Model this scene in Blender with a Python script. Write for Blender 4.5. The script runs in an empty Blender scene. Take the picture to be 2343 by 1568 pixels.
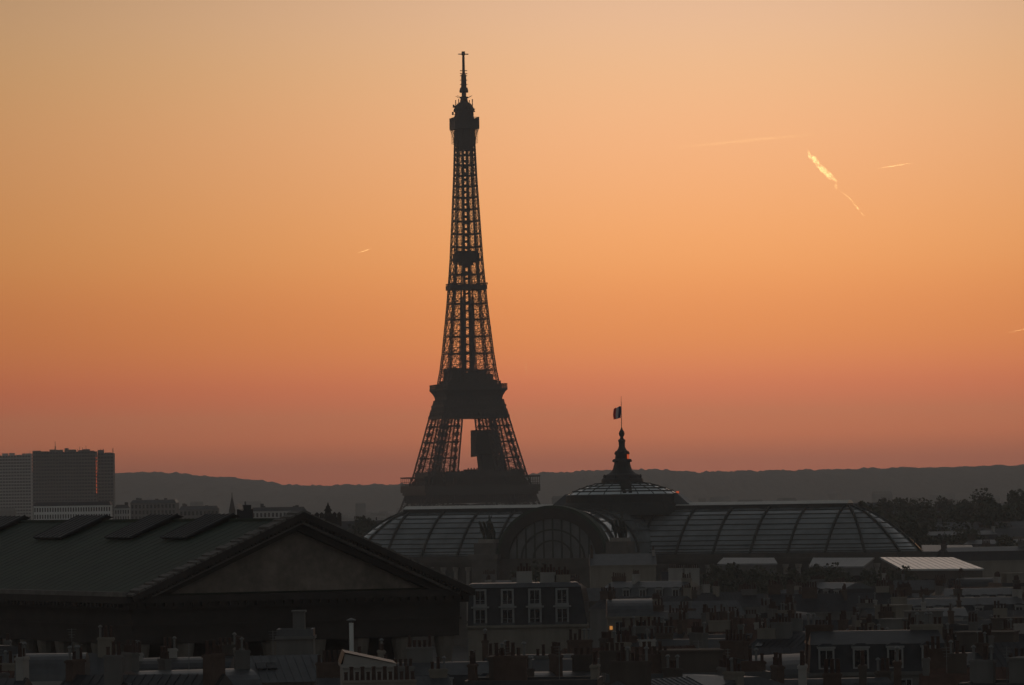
import bpy, math, random
from mathutils import Vector, Matrix, noise

# ------------------------------------------------------------------ camera, light, sky
scene = bpy.context.scene
COL = scene.collection
K = 8.47e-5                 # radians per pixel of a 2342 px wide copy of the photograph
CAMZ = 48.0
PITCH, ROLL = 0.0298, 0.0152
_f = Vector((0, math.cos(PITCH), math.sin(PITCH)))
_u0 = Vector((0, -math.sin(PITCH), math.cos(PITCH)))
_r0 = Vector((1, 0, 0))
_r = _r0 * math.cos(ROLL) - _u0 * math.sin(ROLL)
_u = _r0 * math.sin(ROLL) + _u0 * math.cos(ROLL)
camd = bpy.data.cameras.new('camera')
cam = bpy.data.objects.new('camera', camd)
COL.objects.link(cam)
cam.matrix_world = Matrix(((_r.x, _u.x, -_f.x, 0), (_r.y, _u.y, -_f.y, 0), (_r.z, _u.z, -_f.z, CAMZ), (0, 0, 0, 1)))
camd.sensor_width = 36.0
camd.lens = 18.0 / (1171 * K)
camd.clip_start = 1.0
camd.clip_end = 200000.0
scene.camera = cam

SUN_AZ = math.radians(8.0)     # to the right of the view, already under the horizon
SUN_EL = math.radians(-4.0)
sund = bpy.data.lights.new('sun', 'SUN')
sund.energy = 2.0
sund.angle = math.radians(0.5)
sund.color = (1.0, 0.64, 0.22)
sun = bpy.data.objects.new('sun', sund)
COL.objects.link(sun)
_sd = Vector((math.sin(SUN_AZ) * math.cos(SUN_EL), math.cos(SUN_AZ) * math.cos(SUN_EL), math.sin(SUN_EL)))
sun.rotation_euler = _sd.to_track_quat('Z', 'Y').to_euler()

def s2l(c):
    return tuple(((v / 255.0) / 12.92 if v / 255.0 <= 0.04045 else ((v / 255.0 + 0.055) / 1.055) ** 2.4) for v in c)

world = bpy.data.worlds.new('World')
scene.world = world
world.use_nodes = True
wt = world.node_tree
wt.nodes.clear()
N = wt.nodes.new
L = wt.links.new
def wmath(op, a, b=None, clamp=False):
    n = N('ShaderNodeMath'); n.operation = op; n.use_clamp = clamp
    for i, v in enumerate((a, b)):
        if v is None: continue
        if isinstance(v, (int, float)): n.inputs[i].default_value = v
        else: L(v, n.inputs[i])
    return n.outputs[0]
wout = N('ShaderNodeOutputWorld'); wbg = N('ShaderNodeBackground'); wtc = N('ShaderNodeTexCoord')
wsep = N('ShaderNodeSeparateXYZ'); L(wtc.outputs['Generated'], wsep.inputs[0])
el = wmath('ARCSINE', wsep.outputs['Z'])
az = wmath('ARCTAN2', wsep.outputs['X'], wsep.outputs['Y'])
EMAX = 0.12
t = wmath('DIVIDE', el, EMAX, True)
ramp = N('ShaderNodeValToRGB'); L(t, ramp.inputs[0])
SKY = [  # (photo row, linear rgb) up the middle of the photograph
    (1075, (0.8101, 0.1893, 0.1036)),
    (1050, (0.7942, 0.1856, 0.1016)),
    (1000, (1.3680, 0.2960, 0.0996)),
    (900, (1.4208, 0.3657, 0.1556)),
    (800, (1.2551, 0.4136, 0.1097)),
    (700, (1.1665, 0.4105, 0.1219)),
    (600, (1.1668, 0.4719, 0.1465)),
    (450, (1.0714, 0.4906, 0.1989)),
    (300, (1.0067, 0.5084, 0.2458)),
    (150, (0.9028, 0.5179, 0.2699)),
    (0, (0.8109, 0.5039, 0.3230)),
    (-300, (0.6487, 0.4031, 0.2584)),
]
cr = ramp.color_ramp
cr.interpolation = 'B_SPLINE'
while len(cr.elements) < len(SKY): cr.elements.new(0.5)
for e, (yy, c) in zip(cr.elements, SKY):
    e.position = min(1, max(0, (1136 - yy) * K / EMAX)); e.color = (*[v / 3.0 for v in c], 1)
# the glow is strongest just right of the view's middle and falls away round the horizon
da = wmath('SUBTRACT', az, 0.038)
fall = wmath('DIVIDE', 1.0, wmath('ADD', 1.0, wmath('MULTIPLY', wmath('MULTIPLY', da, da), 45.0)))
fall = wmath('ADD', 0.22, wmath('MULTIPLY', fall, 0.78))
red = N('ShaderNodeMix'); red.data_type = 'RGBA'; red.blend_type = 'MULTIPLY'
L(wmath('MULTIPLY', wmath('SUBTRACT', 1.0, fall), 2.2, True), red.inputs[0])
tint = N('ShaderNodeMix'); tint.data_type = 'RGBA'; L(wmath('MULTIPLY', t, 2.4, True), tint.inputs[0])
tint.inputs[6].default_value = (1.04, 0.74, 0.56, 1); tint.inputs[7].default_value = (0.95, 0.90, 0.70, 1)   # redder low down, yellower higher up
L(ramp.outputs[0], red.inputs[6]); L(tint.outputs[2], red.inputs[7])
glow = N('ShaderNodeVectorMath'); glow.operation = 'SCALE'; L(red.outputs[2], glow.inputs[0]); L(wmath('MULTIPLY', fall, 3.0), glow.inputs['Scale'])
# the dim dome overhead and behind comes from the sky model
sky = N('ShaderNodeTexSky'); sky.sky_type = 'NISHITA'; sky.sun_disc = False
sky.sun_elevation = math.radians(1.5); sky.sun_rotation = SUN_AZ; sky.dust_density = 1.0; sky.ozone_density = 1.0; sky.altitude = 60
grey = N('ShaderNodeHueSaturation'); grey.inputs['Saturation'].default_value = 0.22; L(sky.outputs[0], grey.inputs['Color'])   # hazy air greys the dome
dome = N('ShaderNodeVectorMath'); dome.operation = 'SCALE'; L(grey.outputs[0], dome.inputs[0]); dome.inputs['Scale'].default_value = 0.11
up = N('ShaderNodeMapRange'); up.interpolation_type = 'SMOOTHSTEP'
L(el, up.inputs[0]); up.inputs[1].default_value = 0.11; up.inputs[2].default_value = 0.32
side = N('ShaderNodeMapRange'); side.interpolation_type = 'SMOOTHSTEP'
L(wmath('ABSOLUTE', da), side.inputs[0]); side.inputs[1].default_value = 0.5; side.inputs[2].default_value = 1.5
wmix = N('ShaderNodeMix'); wmix.data_type = 'RGBA'
L(wmath('MAXIMUM', up.outputs[0], side.outputs[0]), wmix.inputs[0]); L(glow.outputs[0], wmix.inputs[6]); L(dome.outputs[0], wmix.inputs[7])
L(wmix.outputs[2], wbg.inputs[0]); wbg.inputs[1].default_value = 1.0
L(wbg.outputs[0], wout.inputs[0])

vs = scene.view_settings
scene.display_settings.display_device = 'sRGB'
vs.view_transform = 'Standard'; vs.look = 'None'; vs.exposure = 0.3; vs.gamma = 1.0; vs.use_curve_mapping = False
scene.cycles.use_denoising = True
scene.cycles.max_bounces = 5
scene.cycles.diffuse_bounces = 2
scene.cycles.glossy_bounces = 2
scene.cycles.transmission_bounces = 4
scene.cycles.volume_bounces = 0
scene.cycles.volume_max_steps = 128

# ------------------------------------------------------------------ helpers
def ray(px, py):
    return _f + _r * ((px - 1171) * K) + _u * ((784 - py) * K)
def at(px, py, Y):
    d = ray(px, py)
    return Vector((0, 0, CAMZ)) + d * (Y / d.y)

class MB:
    """collects boxes, beams, lathes and sheets; build() links them as ONE mesh object"""
    def __init__(s): s.v = []; s.f = []
    def add(s, vs_, fs_):
        o = len(s.v); s.v += [tuple(p) for p in vs_]; s.f += [tuple(i + o for i in f) for f in fs_]
    def box(s, x0, x1, y0, y1, z0, z1):
        s.add([(x0,y0,z0),(x1,y0,z0),(x1,y1,z0),(x0,y1,z0),(x0,y0,z1),(x1,y0,z1),(x1,y1,z1),(x0,y1,z1)],
              [(0,3,2,1),(4,5,6,7),(0,1,5,4),(1,2,6,5),(2,3,7,6),(3,0,4,7)])
    def frust(s, a, z0, b, z1):        # a, b = (x0,x1,y0,y1)
        s.add([(a[0],a[2],z0),(a[1],a[2],z0),(a[1],a[3],z0),(a[0],a[3],z0),(b[0],b[2],z1),(b[1],b[2],z1),(b[1],b[3],z1),(b[0],b[3],z1)],
              [(0,3,2,1),(4,5,6,7),(0,1,5,4),(1,2,6,5),(2,3,7,6),(3,0,4,7)])
    def beam(s, p, q, w, h=None):
        p = Vector(p); q = Vector(q); d = q - p
        if d.length < 1e-6: return
        d.normalize()
        r = Vector((0, 0, 1)) if abs(d.z) < 0.9 else Vector((1, 0, 0))
        a = d.cross(r).normalized() * (w / 2); b = d.cross(a).normalized() * ((h or w) / 2)
        s.add([p-a-b, p+a-b, p+a+b, p-a+b, q-a-b, q+a-b, q+a+b, q-a+b],
              [(0,3,2,1),(4,5,6,7),(0,1,5,4),(1,2,6,5),(2,3,7,6),(3,0,4,7)])
    def lathe(s, prof, n=16, c=(0,0), rot=0.0, sq=1.0):
        vs_ = []; fs_ = []
        for r, z in prof:
            for k in range(n):
                a = rot + 2 * math.pi * k / n
                vs_.append((c[0] + r * math.cos(a), c[1] + r * sq * math.sin(a), z))
        for i in range(len(prof) - 1):
            for k in range(n):
                k2 = (k + 1) % n
                fs_.append((i*n+k, i*n+k2, (i+1)*n+k2, (i+1)*n+k))
        fs_.append(tuple(range(n - 1, -1, -1))); fs_.append(tuple((len(prof) - 1) * n + k for k in range(n)))
        s.add(vs_, fs_)
    def tube(s, pts, radii, n=8):
        vs_ = []; fs_ = []
        for i, p in enumerate(pts):
            p = Vector(p); d = (Vector(pts[min(i+1, len(pts)-1)]) - Vector(pts[max(i-1, 0)])).normalized()
            r = Vector((0, 0, 1)) if abs(d.z) < 0.9 else Vector((1, 0, 0))
            a = d.cross(r).normalized(); b = d.cross(a).normalized()
            for k in range(n):
                g = 2 * math.pi * k / n
                vs_.append(p + (a * math.cos(g) + b * math.sin(g)) * radii[i])
        for i in range(len(pts) - 1):
            for k in range(n):
                k2 = (k + 1) % n
                fs_.append((i*n+k, i*n+k2, (i+1)*n+k2, (i+1)*n+k))
        fs_.append(tuple(range(n - 1, -1, -1))); fs_.append(tuple((len(pts) - 1) * n + k for k in range(n)))
        s.add(vs_, fs_)
    def prism(s, poly, d0, d1, fn):    # poly of (a,b); fn(a,b,d) -> point
        n = len(poly)
        s.add([fn(a, b, d0) for a, b in poly] + [fn(a, b, d1) for a, b in poly],
              [tuple(range(n)), tuple(range(2*n-1, n-1, -1))] + [(i, i+n, (i+1) % n + n, (i+1) % n) for i in range(n)])
    def mesh(s, name, m, smooth=False):
        me = bpy.data.meshes.new(name); me.from_pydata(s.v, [], s.f); me.materials.append(m)
        me.validate(); me.update()
        if smooth: me.polygons.foreach_set('use_smooth', [True] * len(me.polygons))
        return me
    def build(s, name, m, parent=None, smooth=False):
        return link(name, s.mesh(name, m, smooth), parent)

def link(name, me, parent=None, loc=None, rz=0.0):
    o = bpy.data.objects.new(name, me); COL.objects.link(o)
    if parent is not None: o.parent = parent
    if loc is not None: o.location = loc
    if rz: o.rotation_euler = (0, 0, rz)
    return o
def tag(o, label=None, cat=None, group=None, kind=None):
    if label: o['label'] = label
    if cat: o['category'] = cat
    if group: o['group'] = group
    if kind: o['kind'] = kind
    return o
def thing(name, loc, rz, label, cat, group=None):
    o = bpy.data.objects.new(name, None); COL.objects.link(o)
    o.location = loc; o.rotation_euler = (0, 0, rz)
    return tag(o, label, cat, group)

_mats = {}
def mat(name, col, rough=0.8, var=0.25, scale=0.4, metal=0.0, spec=0.4, streak=False, bump=0.0):
    if name in _mats: return _mats[name]
    m = bpy.data.materials.new(name); m.use_nodes = True
    nt = m.node_tree; b = nt.nodes['Principled BSDF']
    b.inputs['Roughness'].default_value = rough; b.inputs['Metallic'].default_value = metal
    b.inputs['Specular IOR Level'].default_value = spec
    tc = nt.nodes.new('ShaderNodeTexCoord'); nz = nt.nodes.new('ShaderNodeTexNoise')
    mp = nt.nodes.new('ShaderNodeMapping'); mp.inputs['Scale'].default_value = (1, 1, 0.15) if streak else (1, 1, 1)
    nt.links.new(tc.outputs['Object'], mp.inputs[0]); nt.links.new(mp.outputs[0], nz.inputs['Vector'])
    nz.inputs['Scale'].default_value = scale; nz.inputs['Detail'].default_value = 6; nz.inputs['Roughness'].default_value = 0.65
    r = nt.nodes.new('ShaderNodeValToRGB'); nt.links.new(nz.outputs[0], r.inputs[0])
    r.color_ramp.elements[0].position = 0.3; r.color_ramp.elements[1].position = 0.7
    r.color_ramp.elements[0].color = (*[c * (1 - var) for c in col], 1)
    r.color_ramp.elements[1].color = (*[min(1, c * (1 + var)) for c in col], 1)
    nt.links.new(r.outputs[0], b.inputs['Base Color'])
    if bump:
        bp = nt.nodes.new('ShaderNodeBump'); bp.inputs['Strength'].default_value = bump
        nt.links.new(nz.outputs[0], bp.inputs['Height']); nt.links.new(bp.outputs[0], b.inputs['Normal'])
    _mats[name] = m
    return m
def emit(name, col, strength):
    m = bpy.data.materials.new(name); m.use_nodes = True
    b = m.node_tree.nodes['Principled BSDF']
    b.inputs['Base Color'].default_value = (0.02, 0.02, 0.02, 1)
    b.inputs['Emission Color'].default_value = (*col, 1); b.inputs['Emission Strength'].default_value = strength
    return m
def volume(name, col, density, g, noisy=None):
    m = bpy.data.materials.new(name); m.use_nodes = True
    nt = m.node_tree; nt.nodes.clear()
    o = nt.nodes.new('ShaderNodeOutputMaterial'); v = nt.nodes.new('ShaderNodeVolumePrincipled')
    v.inputs['Color'].default_value = (*col, 1); v.inputs['Density'].default_value = density
    v.inputs['Anisotropy'].default_value = g
    nt.links.new(v.outputs[0], o.inputs['Volume'])
    if noisy:
        tc = nt.nodes.new('ShaderNodeTexCoord'); nz = nt.nodes.new('ShaderNodeTexNoise')
        nt.links.new(tc.outputs['Object'], nz.inputs['Vector']); nz.inputs['Scale'].default_value = noisy; nz.inputs['Detail'].default_value = 3
        mr = nt.nodes.new('ShaderNodeMapRange'); nt.links.new(nz.outputs[0], mr.inputs[0])
        mr.inputs[1].default_value = 0.38; mr.inputs[2].default_value = 0.66; mr.inputs[3].default_value = 0.0; mr.inputs[4].default_value = density * 2
        nt.links.new(mr.outputs[0], v.inputs['Density'])
    return m

IRON = mat('weathered_iron', (0.035, 0.030, 0.027), 0.6, 0.2, 0.3)
SCREEN = mat('dark_netting', (0.025, 0.025, 0.026), 0.9, 0.2, 0.5)
STONE = mat('sooty_stone', (0.155, 0.14, 0.122), 0.85, 0.25, 0.35, bump=0.3)
STONE_D = mat('dark_stone', (0.034, 0.029, 0.026), 0.9, 0.3, 0.3, bump=0.3)
STONE_P = mat('pale_stone', (0.24, 0.22, 0.195), 0.85, 0.25, 0.4, bump=0.3)
COPPER = mat('green_copper', (0.020, 0.040, 0.024), 0.75, 0.3, 0.18, streak=True)
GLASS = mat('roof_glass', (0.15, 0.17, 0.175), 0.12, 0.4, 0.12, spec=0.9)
GLASS2 = mat('dome_glass', (0.66, 0.72, 0.73), 0.2, 0.15, 0.2, spec=0.6)  # pale base colour stands in for the bright sky's reflection
RIB = mat('rib_iron', (0.022, 0.026, 0.024), 0.7, 0.2, 0.4)
ZINC = mat('zinc', (0.085, 0.09, 0.096), 0.45, 0.3, 0.5, metal=0.2, streak=True)
ZINC_D = mat('dark_zinc', (0.045, 0.048, 0.052), 0.5, 0.3, 0.4, metal=0.2, streak=True)
SLATE = mat('slate', (0.026, 0.027, 0.032), 0.6, 0.35, 0.8)
TILE = mat('brown_tile', (0.085, 0.045, 0.032), 0.85, 0.35, 0.8)
WALLS = {
    'white': mat('white_plaster', (0.30, 0.29, 0.275), 0.9, 0.18, 0.35, streak=True),
    'cream': mat('cream_plaster', (0.22, 0.20, 0.17), 0.9, 0.2, 0.35, streak=True),
    'grey': mat('grey_plaster', (0.14, 0.137, 0.132), 0.9, 0.25, 0.35, streak=True),
    'brown': mat('brown_plaster', (0.085, 0.07, 0.06), 0.9, 0.25, 0.35, streak=True),
    'brick': mat('brick', (0.085, 0.058, 0.046), 0.9, 0.3, 0.8)}
ROOFS = {'zinc': ZINC, 'dark zinc': ZINC_D, 'slate': SLATE, 'tiled': TILE}
PANE = mat('window_pane', (0.012, 0.013, 0.016), 0.15, 0.2, 1.0, spec=0.5)
FRAME = mat('white_frame', (0.23, 0.235, 0.235), 0.6, 0.12, 1.0)
POT = mat('terracotta', (0.06, 0.036, 0.029), 0.9, 0.3, 3.0)
METAL = mat('grey_metal', (0.15, 0.155, 0.155), 0.5, 0.15, 1.0)
BARK = mat('bark', (0.05, 0.04, 0.032), 0.9, 0.3, 1.0)
LEAF = mat('dark_foliage', (0.06, 0.066, 0.042), 0.8, 0.4, 0.3)
LIT = emit('lit_or_glint_pane', (1.0, 0.42, 0.10), .35)
GLINT = emit('sunset_glint_glow', (1.0, 0.14, 0.04), 0.36)  # emission imitates sunset glints; nothing behind these panes is lit

for g_m in (GLASS, GLASS2): g_m.node_tree.nodes['Principled BSDF'].inputs['IOR'].default_value = 1.65
# ------------------------------------------------------------------ ground and hills
random.seed(5)
g = MB(); g.add([(-7000,-250,0),(7000,-250,0),(7000,18000,0),(-7000,18000,0)], [(0,1,2,3)])
tag(g.build('ground', mat('asphalt', (0.05, 0.05, 0.05), 0.9, 0.3, 0.05)), kind='structure')

RIDGE = [(-1600,1075),(-600,1070),(0,1078),(260,1083),(400,1085),(470,1089),(540,1096),(600,1102),(650,1109),(700,1113),(800,1112.5),(900,1110),
         (1000,1107),(1100,1098),(1200,1088),(1260,1083),(1330,1079),(1430,1077),(1500,1077),(1545,1079),(1600,1084),(1650,1081),(1760,1079),
         (1900,1077),(2000,1074),(2080,1075),(2200,1070),(2342,1066),(2900,1060),(4000,1075)]
def interp(tab, x):
    if x <= tab[0][0]: return tab[0][1]
    for (a, b), (c, d) in zip(tab, tab[1:]):
        if x <= c: return b + (d - b) * (x - a) / (c - a)
    return tab[-1][1]
hv = []; hf = []
NX, NY, HD = 1500, 26, 13500.0
for i in range(NX + 1):
    px = -1500 + 5400 * i / NX
    top = at(px, interp(RIDGE, px), HD)
    for j in range(NY + 1):
        q = j / NY
        Y = HD - 5400 * (1 - q) if q < 1 else HD
        h = max(0.2, top.z) * (math.sin(q * math.pi / 2) ** 1.5)
        X = top.x
        n1 = noise.noise(Vector((X * 0.034, Y * 0.015, 0.3))); n2 = noise.noise(Vector((X * 0.09, Y * 0.04, 4.3))); n3 = noise.noise(Vector((X*0.012, Y*0.004, 9)))
        h += (n1 * 5.5 + n2 * 5.5 + n3 * 3.5) * min(1, q * 3) if j else -0.5
        hv.append((X, Y, h))
    hv.append((top.x, HD + 500, -0.5))
R_ = NY + 2
for i in range(NX):
    for j in range(R_ - 1):
        hf.append((i*R_+j, (i+1)*R_+j, (i+1)*R_+j+1, i*R_+j+1))
h = MB(); h.add(hv, hf)
tag(h.build('hills', mat('wooded_hillside', (0.035, 0.038, 0.028), 0.95, 0.5, 0.012)), kind='structure')
rc = random.Random(77); h = MB()              # the far city at the foot of the hills, too many roofs to count
for k in range(2600):
    Y = rc.uniform(4700, 9300); X = rc.uniform(-.16, .16) * Y; w = rc.uniform(8, 34); d = rc.uniform(8, 16); z = rc.uniform(14, 27) + (rc.uniform(8, 22) if rc.random() < .04 else 0)
    h.box(X, X + w, Y, Y + d, -.3, z); h.frust((X, X + w, Y, Y + d), z + .004, (X + 1, X + w - 1, Y + 3, Y + d - 3), z + rc.uniform(1, 4))
tag(h.build('distant_city', mat('city_plaster', (.22, .21, .195), .9, .6, .02)), 'hazy sea of distant roofs at the foot of the hills', kind='stuff')
# low rise behind the glass hall on the right
mv = []; mf = []
for i in range(61):
    for j in range(31):
        X = 120 + 900 * i / 60; Y = 1950 + 2600 * j / 30
        e = max(0, math.sin(math.pi * i / 60)) ** 0.7 * max(0, math.sin(math.pi * j / 30)) ** 0.8
        mv.append((X, Y, 24 * e - 0.4 + noise.noise(Vector((X * .02, Y * .01, 0))) * 2 * e))
for i in range(60):
    for j in range(30): mf.append((i*31+j, (i+1)*31+j, (i+1)*31+j+1, i*31+j+1))
h = MB(); h.add(mv, mf)
tag(h.build('terrain', mat('dark_slope', (0.05, 0.05, 0.045), 0.95, 0.4, 0.02)), kind='structure')
def mound(X, Y):
    i = (X - 120) / 900; j = (Y - 1950) / 2600
    return 24 * max(0, math.sin(math.pi * i)) ** 0.7 * math.sin(math.pi * j) ** 0.8 - 0.8 if 0 < i < 1 and 0 < j < 1 else 0

# ------------------------------------------------------------------ the great iron lattice tower
TD = 3245.0
tb = at(1072.5, 985, TD)
tower = thing('lattice_tower', (tb.x, TD, 0), math.radians(13), 'tall dark iron lattice tower with two galleries and a mast, rising alone above the hills', 'tower')
HO = [(0, 60), (40, 37.6), (62, 30.1), (84, 24.6), (98, 21.2), (110, 18.4), (120, 15.9), (139, 13.6), (167, 10.9), (194, 8.9), (222, 7.5), (249, 6.2), (277, 5.3)]
HI = [(0, 35), (40, 19.5), (62, 14.0), (98, 8.4), (116, 8.8), (139, 7.6), (167, 6.1), (194, 4.5), (222, 3.5), (249, 2.8), (277, 2.2)]
ho = lambda z: interp(HO, z)
hi = lambda z: interp(HI, z)
def zt(y): return 116 + (886.5 - y) * TD * K
def latticed_post(m, fn, z0, z1, half, step, w):
    """a post that is itself a small lattice box following fn(z) -> (x, y)"""
    n = max(1, round((z1 - z0) / step)); zs = [z0 + (z1 - z0) * k / n for k in range(n + 1)]
    cs = ((-1, -1), (1, -1), (1, 1), (-1, 1))
    P = [[Vector((fn(z)[0] + a * half, fn(z)[1] + b * half, z)) for a, b in cs] for z in zs]
    for k in range(n):
        for c in range(4):
            m.beam(P[k][c], P[k+1][c], w)
            d = (c + 1) % 4
            m.beam(P[k][c], P[k][d], w * .6)
            if k % 2: m.beam(P[k][c], P[k+1][d], w * .55)
            else: m.beam(P[k][d], P[k+1][c], w * .55)
def leg_mesh(sx, sy, levels, post_half, post_step, pw, brace):
    m = MB()
    fns = [lambda z: (sx * (ho(z) - post_half), sy * (ho(z) - post_half)), lambda z: (sx * (hi(z) + post_half), sy * (ho(z) - post_half)),
           lambda z: (sx * (hi(z) + post_half), sy * (hi(z) + post_half)), lambda z: (sx * (ho(z) - post_half), sy * (hi(z) + post_half))]
    for fn in fns: latticed_post(m, fn, levels[0], levels[-1], post_half, post_step, pw)
    for za, zb in zip(levels, levels[1:]):
        for c in range(4):
            d = (c + 1) % 4
            A, B = Vector((*fns[c](za), za)), Vector((*fns[d](za), za)); Cc, D = Vector((*fns[c](zb), zb)), Vector((*fns[d](zb), zb))
            m.beam(Cc, D, brace * 1.6, brace * 2.4)
            # two tiers of trussed crossings, each diagonal two thin bars with lacing
            for h0, h1 in ((0, .5), (.5, 1)):
                for p, q in ((A.lerp(Cc, h0), B.lerp(D, h1)), (B.lerp(D, h0), A.lerp(Cc, h1))):
                    off = Vector((0, 0, brace * 1.1))
                    m.beam(p + off, q + off, brace * .55); m.beam(p - off, q - off, brace * .55)
                    for k in range(8):
                        e, g2 = p.lerp(q, k / 8), p.lerp(q, (k + 1) / 8); m.beam(e - off, g2 + off, brace * .35)
                e0, e1 = A.lerp(Cc, h1), B.lerp(D, h1); m.beam(e0, e1, brace * .7)
    return m
for sx in (-1, 1):
    for sy in (-1, 1):
        leg_mesh(sx, sy, [0, 14, 28, 42, 50], 1.6, 3.2, .45, .42).build('lower_leg', IRON, tower)
        leg_mesh(sx, sy, [50, 63, 72.5, 82.5, 92.5, 103], 1.25, 2.2, .42, .38).build('leg', IRON, tower)
# shaft above the second gallery: four legs that close on each other
m = MB()
lv = [116, 127.5, 138.2, 148.9, 159.6, 169.5, 179, 188, 196.8, 205.2, 213.4, 221.4, 229, 236.4, 243.4, 250.2, 256.8, 263, 269, 275, 279]
lerp = lambda p, q, t: p + (q - p) * t
for za, zb in zip(lv, lv[1:]):
    a, b, c, d = ho(za), ho(zb), hi(za), hi(zb)
    fine_w = .21 if za < 180 else .17
    nx = 3 if za < 180 else 2                 # crossings per panel height
    for rot in range(4):
        Rm = Matrix.Rotation(rot * math.pi / 2, 3, 'Z')
        def P(x, y, z): return Rm @ Vector((x, y, z))
        for s_ in (-1, 1):
            # corner post and inner post, each two thin bars with lacing
            for (p0, p1) in ((a, b), (c, d)):
                m.beam(P(s_*p0, -a, za), P(s_*p1, -b, zb), .5 if p0 == a else .5)
                o0, o1 = (p0 - .9, p1 - .9) if p0 == a else (p0 + .8, p1 + .8)
                m.beam(P(s_*o0, -a, za), P(s_*o1, -b, zb), .28)
                for k in range(2 * nx):
                    t0, t1 = k / (2*nx), (k + 1) / (2*nx)
                    z0, z1 = lerp(za, zb, t0), lerp(za, zb, t1); y0, y1 = lerp(a, b, t0), lerp(a, b, t1)
                    u0, u1, v0, v1 = lerp(p0, p1, t0), lerp(p0, p1, t1), lerp(o0, o1, t0), lerp(o0, o1, t1)
                    m.beam(P(s_*u0, -y0, z0), P(s_*v1, -y1, z1), fine_w * .8)
            # crossings inside the leg, outer face and inner face
            for q0, q1 in ((a, b), (c, d)):
                for k in range(nx):
                    t0, t1 = k / nx, (k + 1) / nx
                    z0, z1 = lerp(za, zb, t0), lerp(za, zb, t1); y0, y1 = lerp(q0, q1, t0), lerp(q0, q1, t1)
                    i0, i1, e0, e1 = lerp(c, d, t0), lerp(c, d, t1), lerp(a, b, t0), lerp(a, b, t1)
                    m.beam(P(s_*i0, -y0, z0), P(s_*e1, -y1, z1), fine_w); m.beam(P(s_*e0, -y0, z0), P(s_*i1, -y1, z1), fine_w)
                    m.beam(P(s_*i1, -y1, z1), P(s_*e1, -y1, z1), fine_w)
                m.beam(P(s_*c, -q0, za), P(s_*a, -q0, za), .4, .5)
        m.beam(P(-a, -a, za), P(a, -a, za), .45, .6); m.beam(P(-a, -a, za + 1.0), P(a, -a, za + 1.0), .22)
        m.beam(P(-c, -c, za), P(c, -c, za), .35, .45)
        n = 8
        for k in range(n):
            x0, x1 = lerp(-c, c, k / n), lerp(-c, c, (k + 1) / n)
            m.beam(P(x0, -a, za), P(x1, -a, za + 1.0), .14)
        # arched braces and crossings between the legs
        if za < 200:
            for zz, sgn, yy in ((za + 1.0, 1, a), (zb - .1, -1, b)):
                for k in range(8):
                    def arc(t): return P(lerp(-c, c, t), -yy, zz + sgn * (zb - za) * .34 * (2 * t - 1) ** 2)
                    m.beam(arc(k / 8), arc((k + 1) / 8), .26)
        zm = (za + zb) / 2; am = (a + b) / 2; cm = (c + d) / 2
        m.beam(P(-c, -a, za + 1), P(d, -b, zb), fine_w * 1.2); m.beam(P(c, -a, za + 1), P(-d, -b, zb), fine_w * 1.2)
        m.beam(P(-c, -c, za + 1), P(d, -d, zb), fine_w); m.beam(P(c, -c, za + 1), P(-d, -d, zb), fine_w)
m.build('upper_shaft', IRON, tower)
m = MB()
for sx in (-1, 1):
    for sy in (-1, 1):
        m.beam((sx * 1.9, sy * 1.7, 112), (sx * 1.25, sy * 1.1, 278), .95)
        m.box(sx * 3.5 - .6, sx * 3.5 + .6, sy * .8 - .5, sy * .8 + .5, 116, 174)
z = 117
while z < 276:
    hw = 2.3 - .8 * (z - 112) / 166
    m.box(-hw, hw, -hw, hw, z, z + (1.0 if z < 180 else 1.5)); z += 5.3 if z < 180 else 3.9
m.build('lift_shaft', IRON, tower)
# first gallery
def ring(m, half, z0, z1, th):
    m.box(-half, half, -half, -half + th, z0, z1); m.box(-half, half, half - th, half, z0, z1)
    m.box(-half, -half + th, -half + th, half - th, z0, z1); m.box(half - th, half, -half + th, half - th, z0, z1)
def rail(m, half, z0, z1, step, w):
    n = int(2 * half / step)
    for k in range(n + 1):
        x = -half + 2 * half * k / n
        for p in ((x, -half), (x, half), (-half, x), (half, x)): m.beam((*p, z0), (*p, z1), w)
    for a, b in (((-half,-half),(half,-half)), ((half,-half),(half,half)), ((half,half),(-half,half)), ((-half,half),(-half,-half))):
        m.beam((*a, z1), (*b, z1), w * 2.0); m.beam((*a, (z0+z1)/2), (*b, (z0+z1)/2), w * .8)
m = MB(); ring(m, 36.8, 51.2, 55.4, 9)
ring(m, 35.8, 49.4, 51.25, 8)
for k in range(48):                         # corbels below the frieze
    x = -34.5 + 69 * k / 47
    for p, q in (((x, -34.4), (x, -33.2)), ((x, 34.4), (x, 33.2)), ((-34.4, x), (-33.2, x)), ((34.4, x), (33.2, x))):
        m.beam((*p, 50.2), (*q, 44.6), .55, 1.0)
first = m.build('first_gallery', IRON, tower)
m = MB(); rail(m, 36.5, 55.4, 60.4, 6.0, .3); rail(m, 36.1, 55.4, 56.6, 2.4, .12)
m.build('railing', IRON, first)
m = MB(); ring(m, 36.9, 60.4, 61.0, 6.2); m.build('gallery_roof', IRON, first)
m = MB()
for k, (x0, x1, y0, y1, zz) in enumerate(((-22, 22, -31, -22, 63.6), (-22, 22, 22, 31, 64.4), (-31, -22, -20, 20, 63.8), (22, 31, -20, 20, 64.6), (-8, 9, -30, -18, 65.2))):
    m.box(x0, x1, y0, y1, 55.0, zz)
    for q in range(9):
        m.box(x0 + (x1 - x0) * q / 9 + .3, x0 + (x1 - x0) * q / 9 + 1.0, y0, y0 + .8, zz, zz + .9)
m.build('pavilion', IRON, tower)
m = MB()                                     # trussed girders and arch crowns under the first gallery
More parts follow.
